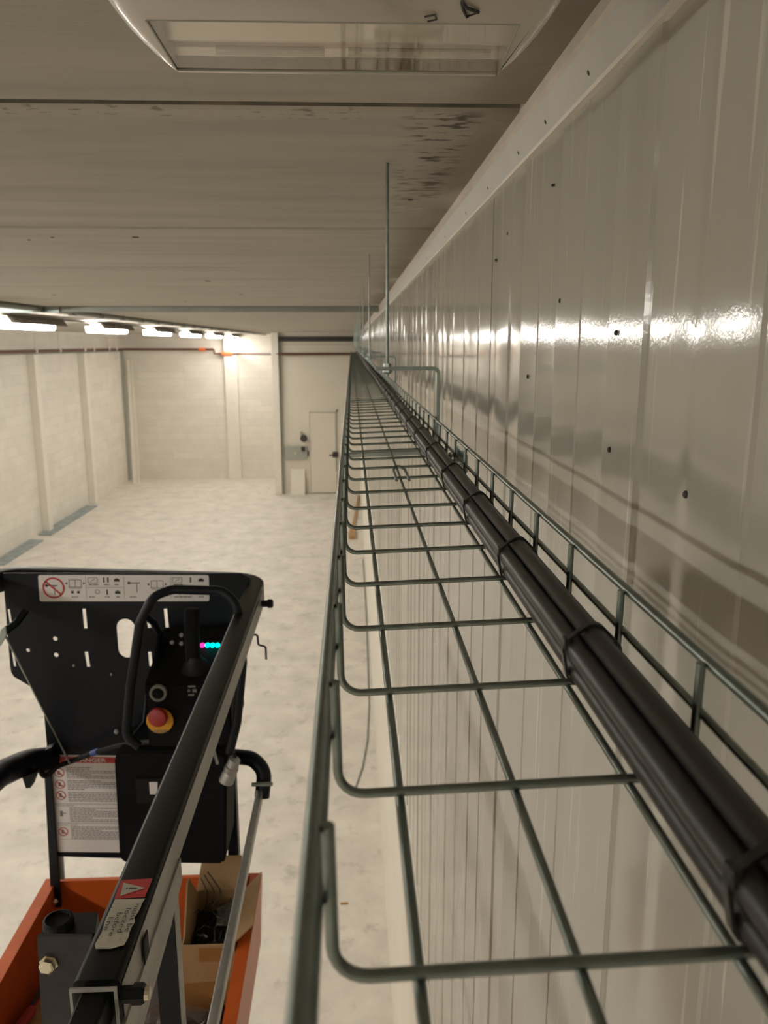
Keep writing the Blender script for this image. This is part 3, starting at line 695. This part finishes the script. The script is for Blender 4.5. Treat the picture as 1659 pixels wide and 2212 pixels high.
# post under the rail
bm = B(); pc = V(-.270, .98, 0); sweep(bm, fillet([V(-.270, 1.14, RZ-.045), V(-.270, .99, RZ-.045), V(-.270, .99, -1.74)], .05, 5), [(-.017, -.014), (.017, -.014), (.017, .014), (-.017, .014)], up=Vector((1, 0, 0)) ); obj('support_post', bm, m_black, LF)
bm = B(); prism(bm, [V(-.2555, .978, -.76), V(-.2555, 1.003, -.76), V(-.2555, 1.003, -1.73), V(-.2555, .978, -1.73)], (.0012, 0, 0)); obj('post_sheen_side', bm, m_scuff_sheen, LF, label='side of the post with the wall reflection painted in pale')  # pale strip paints the wall's reflected light onto the post
for yy in (.62, 1.55):
    bm = B(); sweep(bm, [V(-.985, yy, RZ-.05), V(-.93, yy, TZR_+.004)], rbox(.03, .03, .003), up=Vector((0, 1, 0))); obj('side_post', bm, m_black, LF)
# mid rails
bm = B(); sweep(bm, [V(-.268, 2.03, -1.232), V(-.268, .62, -1.232)], rbox(.018, .030, .003)); obj('mid_rail', bm, m_steelpipe, LF, label='grey steel mid rail', smooth=40)
bm = B(); tube(bm, [W(488, 1632, 2.08), W(545, 1638, 2.06), W(572, 1665, 2.04), W(566, 1722, 2.02)], .021, 12, .05); obj('bent_arm', bm, m_black, LF, smooth=50)
bm = B(); c = W(564, 1694, 2.0); cyl(bm, c + Vector((-.026, 0, 0)), c + Vector((.032, 0, 0)), .006, 10); obj('hinge_pin', bm, m_zinc, LF)
bm = B(); tube(bm, [W(112, 1640, 2.08), W(60, 1645, 2.02), W(0, 1672, 1.90), W(-80, 1740, 1.7)], .034, 14, .12); obj('bent_arm', bm, m_black, LF, smooth=50)
bm = B(); prism(bm, [W(48, 1680, 1.96), W(78, 1668, 1.96), W(66, 1702, 1.96), W(56, 1703, 1.96)], (0, .03, 0)); obj('arm_latch', bm, m_black, LF)
# front panel with slots and holes
def xz(px, py): p = W(px, py); return (p.x, p.z)
def slot(x0, y0, x1, y1, w):
    a = Vector(xz(x0, y0)); b = Vector(xz(x1, y1)); d = (b-a).normalized(); q = Vector((-d.y, d.x)) * w*PY/FPX/2
    return [tuple(a+q), tuple(b+q), tuple(b-q), tuple(a-q)]
def hole(px, py, r, n=14):
    c = Vector(xz(px, py)); rr = r*PY/FPX; return [(c.x + rr*math.cos(2*PI*k/n), c.y + rr*math.sin(2*PI*k/n)) for k in range(n)]
def oval(x0, y0, x1, y1, n=10):
    a = xz(x0, y0); b = xz(x1, y1); r = (b[0]-a[0])/2; cx = (a[0]+b[0])/2; out = []
    for k in range(n+1): t = PI*k/n; out.append((cx + r*math.cos(t), a[1]-r + r*math.sin(t)))
    for k in range(n+1): t = PI + PI*k/n; out.append((cx + r*math.cos(t), b[1]+r + r*math.sin(t)))
    return out
outl = [xz(*q) for q in ((6, 1238), (520, 1239), (541, 1250), (540, 1320), (531, 1446), (520, 1470), (498, 1490), (470, 1530), (462, 1620), (462, 1860), (124, 1850), (112, 1750), (102, 1620), (95, 1540), (88, 1528), (64, 1482), (30, 1462), (24, 1452), (22, 1440))]
holes = [slot(18, 1316, 23, 1347, 6), slot(27, 1408, 32, 1440, 6), slot(181, 1315, 185, 1358, 8), slot(186, 1408, 191, 1441, 8), slot(319, 1333, 323, 1357, 8), slot(323, 1408, 326, 1440, 8), slot(357, 1315, 361, 1356, 8),
         oval(250, 1337, 296, 1421), hole(119, 1380, 5.5), hole(60, 1405, 4.5), hole(121, 1415, 5.5)]
obj('front_panel', plate(outl, holes, PY, .004), m_black, LF)
bm = B()
for px, py, r in ((160, 1437, 3), (241, 1456, 3), (252, 1580, 6)):
    lathe(bm, W(px, py, PY-.001), (0, -1, 0), [(r*PY/FPX, 0), (r*PY/FPX*.9, .004), (r*PY/FPX*.5, .006)], 10)
obj('panel_bolt', bm, m_sheet, LF)
# legs of the panel
bm = B(); prism(bm, [W(93, 1620, 2.085), W(105, 1620, 2.085), W(131, 1960, 2.085), W(111, 1960, 2.085)], (0, .012, 0)); obj('panel_leg', bm, m_black, LF)
bm = B(); prism(bm, [W(486, 1640, 2.09), W(506, 1640, 2.09), W(517, 1890, 2.09), W(494, 1890, 2.09)], (0, .035, 0)); obj('panel_leg', bm, m_black, LF)
bm = B(); prism(bm, [W(124, 1850, 2.1), W(136, 1850, 2.1), W(139, 1900, 2.1), W(128, 1900, 2.1)], (0, .006, 0)); obj('leg_lip', bm, m_sheet, LF, label='grey lip beside the left leg')
bm = B(); lathe(bm, W(119, 1947, 2.07), (0, -1, 0), [(.009, 0), (.008, .006), (.004, .009)], 10); obj('leg_bolt', bm, m_bolt, LF)
bm = B(); prism(bm, [W(94, 1622, 2.05), W(112, 1614, 2.05), W(112, 1668, 2.05), W(92, 1668, 2.05)], (0, .03, 0)); obj('arm_clamp', bm, m_black, LF)
# instruction label at the top
rnd = random.Random(11)
def label_base(name, D, mat_, lab, par=LF):
    bm = B(); r = .006; pts = []
    for cu, cv, a0 in ((r, r, PI), (D.W-r, r, 1.5*PI), (D.W-r, D.H-r, 0), (r, D.H-r, PI/2)):
        for k in range(4): a = a0 + PI/2*k/3; pts.append(D.p(cu + r*math.cos(a), cv + r*math.sin(a), .0))
    prism(bm, pts, D.n*.0006); return obj(name, bm, mat_, par, label=lab)
D = Decal(W(82, 1242, PY-.0015), W(451, 1242, PY-.0015), W(86, 1299, PY-.0015))
lb = label_base('instruction_label', D, m_label, 'white label with pictograms of the platform')
k = D.W / 369.0                                                  # metres per photo pixel on the label
U = lambda a: a*k
bm = B(); D.ring(bm, U(32), U(29), U(24), U(4)); D.line(bm, (U(15), U(14)), (U(48), U(45)), U(4)); obj('red_prohibition', bm, m_inkr, lb)
bm = B()
def stick(cu, cv, s=1.0):
    D.ring(bm, U(cu-13*s), U(cv-3*s), U(3.2*s), U(3.1*s), .0011); D.quad(bm, U(cu-11*s), U(cv-4*s), U(cu+11*s), U(cv-2*s), .0011); D.quad(bm, U(cu+3*s), U(cv-2*s), U(cu+4.5*s), U(cv+18*s), .0011)
def machine(cu, cv):
    for a, b in (((cu-13, cv-8), (cu+13, cv-8)), ((cu-13, cv-8), (cu-13, cv+8)), ((cu+13, cv-8), (cu+13, cv+8)), ((cu-15, cv+8), (cu+15, cv+8)), ((cu-13, cv+11), (cu+13, cv+11)), ((cu, cv-8), (cu, cv+8))):
        D.line(bm, (U(a[0]), U(a[1])), (U(b[0]), U(b[1])), U(1.1))
    for s in (-1, 1): D.poly(bm, [(U(cu+s*22), U(cv)), (U(cu+s*17), U(cv-3)), (U(cu+s*17), U(cv+3))][::s])
DRAW = lambda: obj('pictogram', bm, m_ink, lb)
for fn, a in ((stick, (30, 27)), (stick, (208, 21)), (machine, (256, 21))): bm = B(); fn(*a); DRAW()
bm = B(); machine(79, 19)
for cu in (72, 85): D.quad(bm, U(cu-3), U(36), U(cu+3), U(42))
DRAW()
def man(cu, cv): D.ring(bm, U(cu), U(cv-5), U(2), U(1.95)); D.quad(bm, U(cu-1.6), U(cv-3), U(cu+1.6), U(cv+5))
for q in (((141, 12), (150, 12)), ((147, 40),), ((329, 12),), ((329, 40),)):
    bm = B()
    for cu, cv in q: man(cu, cv)
    DRAW()
for cu, cv in ((169, 12), (170, 40), (352, 12), (352, 40)): bm = B(); D.quad(bm, U(cu-6), U(cv-3), U(cu+6), U(cv+3)); D.quad(bm, U(cu-3), U(cv-4.5), U(cu+3), U(cv-3)); DRAW()
for cu, cv in ((117, 12), (300, 12)):
    bm = B()
    for a, b in (((cu-10, cv-6), (cu+10, cv-6)), ((cu-10, cv+6), (cu+10, cv+6)), ((cu-10, cv-6), (cu-10, cv+6)), ((cu+10, cv-6), (cu+10, cv+6)), ((cu-5, cv+3), (cu+5, cv-3))): D.line(bm, (U(a[0]), U(a[1])), (U(b[0]), U(b[1])), U(1))
    DRAW()
for a in ((126, 38), (305, 40)): bm = B(); D.ring(bm, U(a[0]), U(a[1]), U(5), U(1.2)); DRAW()
bm = B()
for a, b in (((102, 3), (102, 54)), ((184, 3), (184, 54)), ((286, 3), (286, 54)), ((104, 28), (182, 28)), ((288, 28), (366, 28))): D.line(bm, (U(a[0]), U(a[1])), (U(b[0]), U(b[1])), U(.8))
for cu, cv, w in ((108, 22, 22), (142, 22, 12), (164, 22, 10), (108, 50, 24), (142, 50, 10), (166, 50, 9), (70, 50, 14), (196, 50, 34), (292, 50, 40), (345, 50, 12), (292, 22, 22)):
    D.words(bm, U(cu), U(cv-1.5), U(cu+w), 1, .01, U(2.6), rnd)
obj('printed_text', bm, m_inkg, lb)
# danger label
D = Decal(W(107, 1630, PY-.0015), W(262, 1632, PY-.0015), W(124, 1840, PY-.0015))
lb = label_base('danger_label', D, m_label, 'white danger label with a red header and prohibition signs')
k = D.W / 155.0; D_ = D
bm = B(); D.quad(bm, U(4), U(4), U(150), U(18), .0010); obj('red_header', bm, m_inkr, lb)
bm = B(); D.text(bm, 'DANGER', U(52), U(15.5), U(12), .0014, width=U(70), bold=.02); D.poly(bm, [(U(31), U(16)), (U(44), U(16)), (U(37.5), U(5))], .0014); obj('header_lettering', bm, m_label, lb)
bm = B(); D.quad(bm, U(37), U(9), U(38.2), U(13), .0018); D.quad(bm, U(37), U(14), U(38.2), U(15), .0018); obj('warning_mark', bm, m_inkr, lb)
bm = B()
for cu, cv in ((18, 43), (18, 71), (18, 98), (17, 188)):
    D.ring(bm, U(cu), U(cv), U(11), U(2)); D.line(bm, (U(cu-7), U(cv-7)), (U(cu+7), U(cv+7)), U(2)); bk = B(); D.quad(bk, U(cu-4), U(cv-5), U(cu+2), U(cv+5), .0010); D.quad(bk, U(cu-1), U(cv+2), U(cu+6), U(cv+5), .0010); obj('pictogram', bk, m_inkg, lb)
obj('red_prohibition', bm, m_inkr, lb)
bk = B(); D.quad(bk, U(13), U(136), U(19), U(150)); D.quad(bk, U(18), U(141), U(26), U(143)); obj('pictogram', bk, m_inkg, lb)
bm = B(); D.words(bm, U(34), U(29), U(151), 7, U(4.15), U(1.9), rnd); D.words(bm, U(34), U(61), U(151), 6, U(4.15), U(1.9), rnd); D.words(bm, U(34), U(90), U(151), 6, U(4.1), U(1.9), rnd)
D.words(bm, U(34), U(128), U(151), 9, U(4.1), U(1.9), rnd); D.words(bm, U(34), U(175), U(151), 8, U(4.1), U(1.9), rnd)
for v in (118, 166): D.quad(bm, U(3), U(v), U(152), U(v+1))
D.quad(bm, U(3), U(207), U(152), U(207.6)); D.text(bm, 'FALLING HAZARD', U(6), U(125), U(5.5), .0013, width=U(40)); D.text(bm, 'COLLISION HAZARD', U(6), U(173), U(5.5), .0013, width=U(44))
obj('printed_text', bm, m_inkg, lb)
# lower control case and control panel
bm = B(); prism(bm, [W(246, 1640, 1.92), W(254, 1626, 1.92), W(470, 1622, 1.92), W(490, 1634, 1.92), W(488, 1856, 1.92), W(480, 1868, 1.92), W(268, 1866, 1.92), W(258, 1854, 1.92)], (0, .16, 0))
bmesh.ops.bevel(bm, geom=[e_ for e_ in bm.edges], offset=.006, segments=2, affect='EDGES'); obj('control_case', bm, m_plastic, LF, smooth=50)
bm = B(); prism(bm, [W(292, 1682, 1.913), W(400, 1682, 1.913), W(402, 1735, 1.913), W(295, 1736, 1.913)], (0, .008, 0)); obj('case_recess', bm, m_rubber, LF)
bm = B(); prism(bm, [W(322, 1690, 1.909), W(340, 1690, 1.909), W(340, 1716, 1.909), W(324, 1716, 1.909)], (0, .003, 0)); obj('white_sticker', bm, m_label, LF)
# sloped control console: rear part with display, front face with buttons
bm = B(); prof = [(1560, 1.86), (1508, 1.86), (1470, 1.95), (1360, 2.04), (1360, 2.09), (1600, 2.09), (1610, 1.88)]
cs = [at(320, py, y=yy) for py, yy in ((1612, 1.86), (1480, 1.86), (1465, 1.90))]
sec = [(1.86, at(420, 1612, y=1.86).z), (1.86, at(420, 1476, y=1.86).z), (1.90, at(420, 1455, y=1.90).z), (2.06, at(420, 1362, y=2.06).z), (2.09, at(420, 1362, y=2.06).z), (2.09, at(420, 1612, y=1.86).z)]
x0, x1 = at(318, 1560, y=1.86).x, at(500, 1560, y=1.86).x
prism(bm, [Vector((x0, yy, zz)) for yy, zz in sec], (x1-x0, 0, 0)); bmesh.ops.bevel(bm, geom=bm.edges[:], offset=.004, segments=2, affect='EDGES'); cons = obj('control_console', bm, m_plastic, LF, smooth=50)
bm = B(); c = at(346, 1556, y=1.856); lathe(bm, c, (0, -1, 0), [(.0335, 0), (.0335, .004), (.031, .006)], 32); yc = obj('yellow_collar', bm, m_yel, cons)
D = Decal(c + Vector((-.034, -.007, .034)), c + Vector((.034, -.007, .034)), c + Vector((-.034, -.007, -.034))); bm = B(); D.text(bm, 'STOP', .0175, .0635, .010, .0004, width=.034, bold=.03); obj('stop_lettering', bm, m_inkg, yc)
bm = B(); lathe(bm, c + Vector((.003, -.006, .018)), (-.12, -1, .10), [(.012, 0), (.012, .010), (.0235, .012), (.0245, .019), (.022, .025), (.013, .028)], 28); obj('emergency_stop_button', bm, m_red, cons, smooth=40)
bm = B(); c = at(343, 1495, y=1.856); lathe(bm, c, (0, -1, 0), [(.021, 0), (.021, .010), (.0155, .011), (.0155, .007)], 28); obj('button_ring', bm, m_greyb, cons, smooth=40)
bm = B(); lathe(bm, c + Vector((0, -.004, 0)), (0, -1, 0), [(.0145, 0), (.0145, .004), (.010, .006)], 24); obj('round_button', bm, m_plastic, cons, smooth=40)
bm = B()
for px, py, w, h in ((414, 1483, 18, 4), (408, 1492, 6, 6), (420, 1492, 10, 8), (413, 1501, 14, 4)):
    p = at(px, py, y=1.855); box(bm, p - Vector((w*.0005, .001, h*.0005)), p + Vector((w*.0005, .002, h*.0005)))
obj('button_symbols', bm, m_inkg, cons)
# joystick
bm = B(); b0 = at(424, 1440, y=1.93); lathe(bm, b0 + Vector((0, 0, -.02)), (0, -.2, 1), [(.045, 0), (.040, .02), (.022, .04), (.014, .055)], 20); obj('joystick_boot', bm, m_rubber, cons, smooth=50)
bm = B(); sweep(bm, [at(418, 1425, y=1.93), at(414, 1360, y=1.93), at(415, 1314, y=1.94)], rbox(.035, .040, .010, 4), up=Vector((0, 1, 0))); obj('joystick_grip', bm, m_plastic, cons, smooth=40)
# display leds
bm = B(); b1 = B()
zpl = lambda yy: sec[2][1] + (yy-1.90)/(2.06-1.90)*(sec[3][1]-sec[2][1])
for i, px in enumerate((436, 447, 458, 469)):
    p = at(px, 1397, y=1.985); lathe(bm if i else b1, p + Vector((0, .012, 0)), (0, -1, .3), [(.0062, 0), (.0062, .008), (.004, .012)], 14)
obj('cyan_light', bm, m_cyan, cons, smooth=40); obj('pink_light', b1, m_pink, cons, smooth=40)
bm = B(); p0 = at(380, 1440, y=1.955); p1 = at(378, 1365, y=2.05)
for i, (px, py) in enumerate(((372, 1388), (392, 1390), (374, 1434), (392, 1372), (446, 1438), (455, 1442))):
    p = at(px, py, y=1.95); lathe(bm, p, (0, -1, .4), [(.006, 0), (.005, .006)], 8)
obj('toggle_switch', bm, m_greyb, cons)
# tubular guard around the console
bm = B(); tube(bm, [W(300, 1612, 1.85), W(272, 1590, 1.85), W(282, 1480, 1.85), W(302, 1345, 1.85), W(330, 1288, 1.86), W(372, 1273, 1.88), W(480, 1276, 1.88), W(512, 1302, 1.86), W(524, 1430, 1.85), W(512, 1560, 1.85), W(496, 1625, 1.85)], .0115, 12, .045); obj('console_guard', bm, m_black, LF, smooth=50)
bm = B(); tube(bm, [W(308, 1325, 1.85), W(332, 1345, 1.95), W(345, 1372, 2.06)], .009, 8, .03); tube(bm, [W(280, 1600, 1.86), W(312, 1560, 1.90), W(318, 1500, 1.98)], .005, 8, .02); obj('guard_brace', bm, m_black, LF, smooth=50)
bm = B(); prism(bm, [W(337, 1378, 1.97), W(341, 1378, 1.97), W(333, 1465, 1.90), W(328, 1465, 1.90)], (0, .05, 0)); prism(bm, [W(349, 1378, 2.0), W(356, 1378, 2.0), W(349, 1460, 1.93), W(342, 1460, 1.93)], (0, .03, 0)); obj('console_cheek', bm, m_plastic, LF)
# gas strut, lever and small hook on the left
bm = B(); tube(bm, [W(9, 1368, 1.99), W(151, 1648, 2.05)], .0030, 8); obj('support_rod', bm, m_zinc, LF, label='thin bright support rod')
bm = B(); prism(bm, [W(2, 1360, 1.985), W(12, 1352, 1.985), W(14, 1372, 1.985), W(0, 1396, 1.985), W(-6, 1396, 1.985)], (0, .008, 0)); obj('rod_clip', bm, m_zinc, LF)
bm = B(); tube(bm, [W(8, 1366, 2.0), W(36, 1345, 2.02), W(56, 1318, 2.04)], .010, 10, .02); obj('rod_lever', bm, m_black, LF, smooth=50)
# control cable with blue tape
bm = B(); tube(bm, [W(84, 1655, 2.03), W(93, 1676, 2.03), W(104, 1676, 2.03), W(122, 1656, 2.04), W(152, 1645, 2.06), W(205, 1625, 2.05), W(262, 1608, 1.99), W(330, 1602, 1.9)], .0075, 10, .02); cc = obj('control_cable', bm, m_rubber, LF, smooth=60)
bm = B(); tube(bm, [W(198, 1628, 2.05), W(214, 1621.5, 2.045)], .0088, 10); obj('tape_wrap', bm, m_bluetape, cc)
# plug hanging on its cord at the right of the case
bm = B(); tube(bm, [W(478, 1600, 1.90), W(500, 1598, 1.88), W(508, 1640, 1.86)], .005, 8, .02); obj('plug_cord', bm, m_rubber, LF)
bm = B(); a = W(509, 1636, 1.86); b = W(488, 1690, 1.86); d = (b-a); L_ = d.length; lathe(bm, a, d, [(.008, 0), (.015, .006), (.016, L_*.35), (.0185, L_*.38), (.0185, L_*.55), (.017, L_*.58), (.019, L_*.7), (.019, L_*.97), (.013, L_)], 18); obj('cable_plug', bm, m_steelpipe, LF, smooth=40, label='grey metal cable plug')
bm = B(); tube(bm, [W(456, 1606, 1.89), W(463, 1625, 1.89), W(470, 1650, 1.89)], .004, 6); obj('ball_chain', bm, m_steelpipe, LF)
# hook and knob on the outside of the rail
bm = B(); tube(bm, [W(538, 1371, 2.03), W(556, 1371, 2.03), W(558, 1393, 2.03), W(574, 1397, 2.03), W(575, 1424, 2.03)], .0028, 8, .006); obj('wire_hook', bm, m_black, LF)
bm = B(); c = V(rxr, PY-.08, RZ-.032); cyl(bm, c, c + Vector((.022, 0, 0)), .009, 12); lathe(bm, c + Vector((.018, 0, 0)), (1, 0, 0), [(.012, 0), (.012, .010), (.008, .014)], 12); obj('rail_knob', bm, m_black, LF)
# worn warning label on top of the right rail
D = Decal(V(-.2875, .868, RZ+.0012), V(-.2500, .868, RZ+.0012), V(-.2875, .752, RZ+.0012))
bm = B(); jag = [(.002, .036), (D.W, .036)] + [(D.W - .001 - random.uniform(0, .004), .036 + .0078*q) for q in range(1, 9)] + [(D.W-.004, .110), (D.W*.55, .115), (.004, .1145), (.001, .108), (.003, .09), (.001, .07)]
D.poly(bm, jag, .0004); wl = obj('warning_label', bm, m_labelw, LF, label='worn warning label with a red triangle')
bm = B(); D.poly(bm, [(0, .002), (D.W, 0), (D.W-.001, .034), (.001, .035)], .0005); obj('red_field', bm, m_inkr, wl)
bm = B(); D.poly(bm, [(.004, .007), (.007, .031), (.033, .018)], .0009); obj('warning_triangle', bm, m_labelw, wl)
bm = B(); D.quad(bm, .014, .0175, .023, .0195, .0013); D.quad(bm, .0105, .0175, .0122, .0195, .0013)
Dr = Decal(V(-.2505, .829, RZ+.0022), V(-.2505, .752, RZ+.0022), V(-.2875, .829, RZ+.0022))
for i, (t, w) in enumerate((('must be', .046), ('locked', .040), ('before', .038), ('line', .022))): Dr.text(bm, t, .006 + .007*i, .0085 + .0082*i, .0085, .0002, width=w)
obj('faded_lettering', bm, m_ink, wl)
# orange platform tub: rim flange, walls, deck
TZR, TZF = -1.558, -1.755; X0, X1, Ya, Yb = -.925, -.284, .45, 2.12
e_or = None
bm = B(); fl = .034
o_ = [(X0, Ya), (X1, Ya), (X1, Yb), (X0, Yb)]; i_ = [(X0+fl, Ya+fl), (X1-fl, Ya+fl), (X1-fl, Yb-fl*.4), (X0+fl, Yb-fl*.4)]
ro = [bm.verts.new(V(x, y, TZR)) for x, y in o_]; ri = [bm.verts.new(V(x, y, TZR)) for x, y in i_]; rb = [bm.verts.new(V(x, y, TZF)) for x, y in i_]; rl = [bm.verts.new(V(x, y, TZR-.012)) for x, y in o_]
ru = [bm.verts.new(V(x*.97 + (-.6)*.03, y*.985+.02, TZF-.03)) for x, y in o_]
for k in range(4):
    q = (k+1) % 4; bm.faces.new((ro[k], ro[q], ri[q], ri[k])); bm.faces.new((ri[k], ri[q], rb[q], rb[k])); bm.faces.new((ro[k], rl[k], rl[q], ro[q])); bm.faces.new((rl[k], ru[k], ru[q], rl[q]))
bm.faces.new(rb); bm.faces.new(ru[::-1]); obj('platform_tub', bm, m_orange, LF, label='orange platform tub')
bm = B(); box(bm, V(X0+fl+.004, Ya+fl+.004, TZF), V(X1-fl-.004, Yb-fl, TZF+.006)); obj('deck_mat', bm, m_pbase, LF)
# lifting mast and wheeled base below the tub
bm = B(); 
for i, (a, z) in enumerate(((.17, -2.0), (.14, -2.4), (.11, -2.8))): box(bm, V(-.6-a, 1.3-a, -3.7), V(-.6+a, 1.3+a, -1.79 - .45*i), .01)
obj('mast', bm, m_sheet, LF)
bm = B(); box(bm, V(-.92, .62, -3.88), V(-.30, 1.98, -3.68), .02); obj('chassis', bm, m_orange, LF)
for sx in (-.86, -.36):
    for sy in (.74, 1.86):
        bm = B(); lathe(bm, V(sx-.025, sy, -3.89), (1, 0, 0), [(.09, 0), (.11, .008), (.11, .042), (.09, .05)], 24); obj('wheel', bm, m_rubber, LF)

# things carried in the tub
ZF = TZF + .006
e = empty('cardboard_box', V(-.37, 1.92, ZF), 'open cardboard box with raised flaps in the corner of the orange tub', 'box')
xa_, xb_, ya_, yb_, zt2, zb2 = -.462, -.322, 1.815, 2.035, -1.545, ZF
bm = B(); t = .004
box(bm, V(xa_, ya_, zb2), V(xb_, ya_+t, zt2)); box(bm, V(xa_, yb_-t, zb2), V(xb_, yb_, zt2)); box(bm, V(xa_, ya_+t, zb2), V(xa_+t, yb_-t, zt2)); box(bm, V(xb_-t, ya_+t, zb2), V(xb_, yb_-t, zt2)); box(bm, V(xa_+t, ya_+t, zb2), V(xb_-t, yb_-t, zb2+t)); obj('carton', bm, m_card, e)
bm = B(); prism(bm, [V(xa_, yb_-t, zt2), V(xb_, yb_-t, zt2), V(xb_-.012, yb_+.03, zt2+.085), V(xa_+.015, yb_+.03, zt2+.085)], (0, t, 0)); obj('flap', bm, m_card, e)
bm = B(); prism(bm, [V(xa_, ya_+.03, zt2), V(xa_, yb_-.01, zt2), V(xa_-.012, yb_-.05, zt2+.075), V(xa_-.012, yb_-.07, zt2+.075)], (t, 0, 0)); obj('flap', bm, m_card, e)
bm = B(); prism(bm, [V(xb_, ya_+.005, zt2), V(xb_, yb_-.005, zt2), V(xb_+.045, yb_+.02, zt2+.035), V(xb_+.045, ya_+.03, zt2+.03)], (0, 0, t)); obj('flap', bm, m_card, e)
bm = B(); box(bm, V(xa_+.045, ya_-.0008, zt2-.05), V(xb_-.01, ya_, zt2-.008)); obj('parcel_tape', bm, m_tape, e)
bm = B(); prism(bm, [V(xa_, ya_-.001, zt2-.115), V(xb_, ya_-.001, zt2-.108), V(xb_, ya_-.001, zt2-.205), V(xa_, ya_-.001, zt2-.205)], (0, .001, 0)); obj('parcel_tape', bm, m_tape, e)
bm = B(); rnd = random.Random(5)
for i in range(90):
    p = V(rnd.uniform(xa_+.012, xb_-.012), rnd.uniform(ya_+.012, yb_-.015), zt2-.055+rnd.uniform(-.03, .03)); d = Vector((rnd.uniform(-1, 1), rnd.uniform(-1, 1), rnd.uniform(-.3, .6))).normalized()*rnd.uniform(.02, .05)
    q = p + d; q.x = min(max(q.x, xa_+.008), xb_-.008); q.y = min(max(q.y, ya_+.008), yb_-.01); mid = (p+q)/2 + Vector((0, 0, .012))
    tube(bm, [p, mid, q], .0016, 5)
for px in (0, 1, 2): tube(bm, [V(xa_+.03, yb_-.06, zt2-.05), V(xa_+.04+.02*px, yb_-.04, zt2+.02), V(xa_+.02+.01*px, yb_-.03, zt2+.06+.01*px)], .0016, 5, .02)
box(bm, V(xa_+.008, ya_+.008, zt2-.13), V(xb_-.008, yb_-.008, zt2-.065))
tag(obj('cable_tie_pile', bm, m_tie), 'tangle of loose black cable ties inside the open cardboard box', 'cable ties', kind='stuff')
bm = B(); prism(bm, [V(-.385, 1.90, zt2-.012), V(-.340, 1.90, zt2-.014), V(-.335, 1.93, zt2+.02), V(-.350, 1.94, zt2+.028), V(-.385, 1.93, zt2+.022)], (0, .015, -.01)); tag(obj('plastic_bag', bm, m_bag), 'small clear bag poking out of the cardboard box', 'bag')
def crumpled(x0, x1, y0, y1, z0, h, seed, label):
    rnd = random.Random(seed); bm = B(); n = 9; g = []
    for i in range(n+1):
        g.append([bm.verts.new(V(x0+(x1-x0)*i/n + rnd.uniform(-.006, .006), y0+(y1-y0)*j/n + rnd.uniform(-.006, .006), z0 + h*(math.sin(PI*i/n)*math.sin(PI*j/n)*.6 + rnd.random()*.5) + .004)) for j in range(n+1)])
    for i in range(n):
        for j in range(n): bm.faces.new((g[i][j], g[i+1][j], g[i+1][j+1], g[i][j+1]))
    r = bmesh.ops.extrude_face_region(bm, geom=bm.faces[:])
    for v in r['geom']:
        if isinstance(v, bmesh.types.BMVert): v.co.z = CH + z0 + .002
    tag(obj('plastic_bag', bm, m_bag), label, 'bag', 'clear plastic bags in the tub')
crumpled(-.60, -.397, 1.52, 1.79, ZF, .10, 1, 'crumpled clear plastic bag on the tub deck in front of the cardboard box')
crumpled(-.80, -.70, 1.50, 1.62, ZF, .04, 2, 'crumpled clear plastic bag on the tub deck behind the gate bracket')
bm = B(); a = V(-.345, 1.55, ZF+.022); cyl(bm, a, a + Vector((-.02, .24, 0)), .022, 16); tag(obj('dark_roll', bm, m_rubber), 'dark cylindrical roll lying in front of the cardboard box', 'roll')
e = empty('wood_block', V(-.85, 1.75, ZF), 'rough wooden offcut lying at the left inside the orange tub', 'wood')
bm = B(); prism(bm, [V(-.885, 1.62, ZF), V(-.85, 1.58, ZF), V(-.79, 1.86, ZF), V(-.83, 1.88, ZF)], (0, 0, .045)); obj('offcut', bm, m_wood, e)
bm = B(); a = V(-.870, 1.66, ZF+.060); lathe(bm, a, (.25, 1, .05), [(.006, 0), (.015, .01), (.013, .11), (.009, .12)], 12); lathe(bm, a + Vector((.03, .12, .006)), (.25, 1, .05), [(.0035, 0), (.0035, .08)], 8); tag(obj('screwdriver', bm, m_red), 'red-handled screwdriver on the wooden offcut in the tub', 'tool')
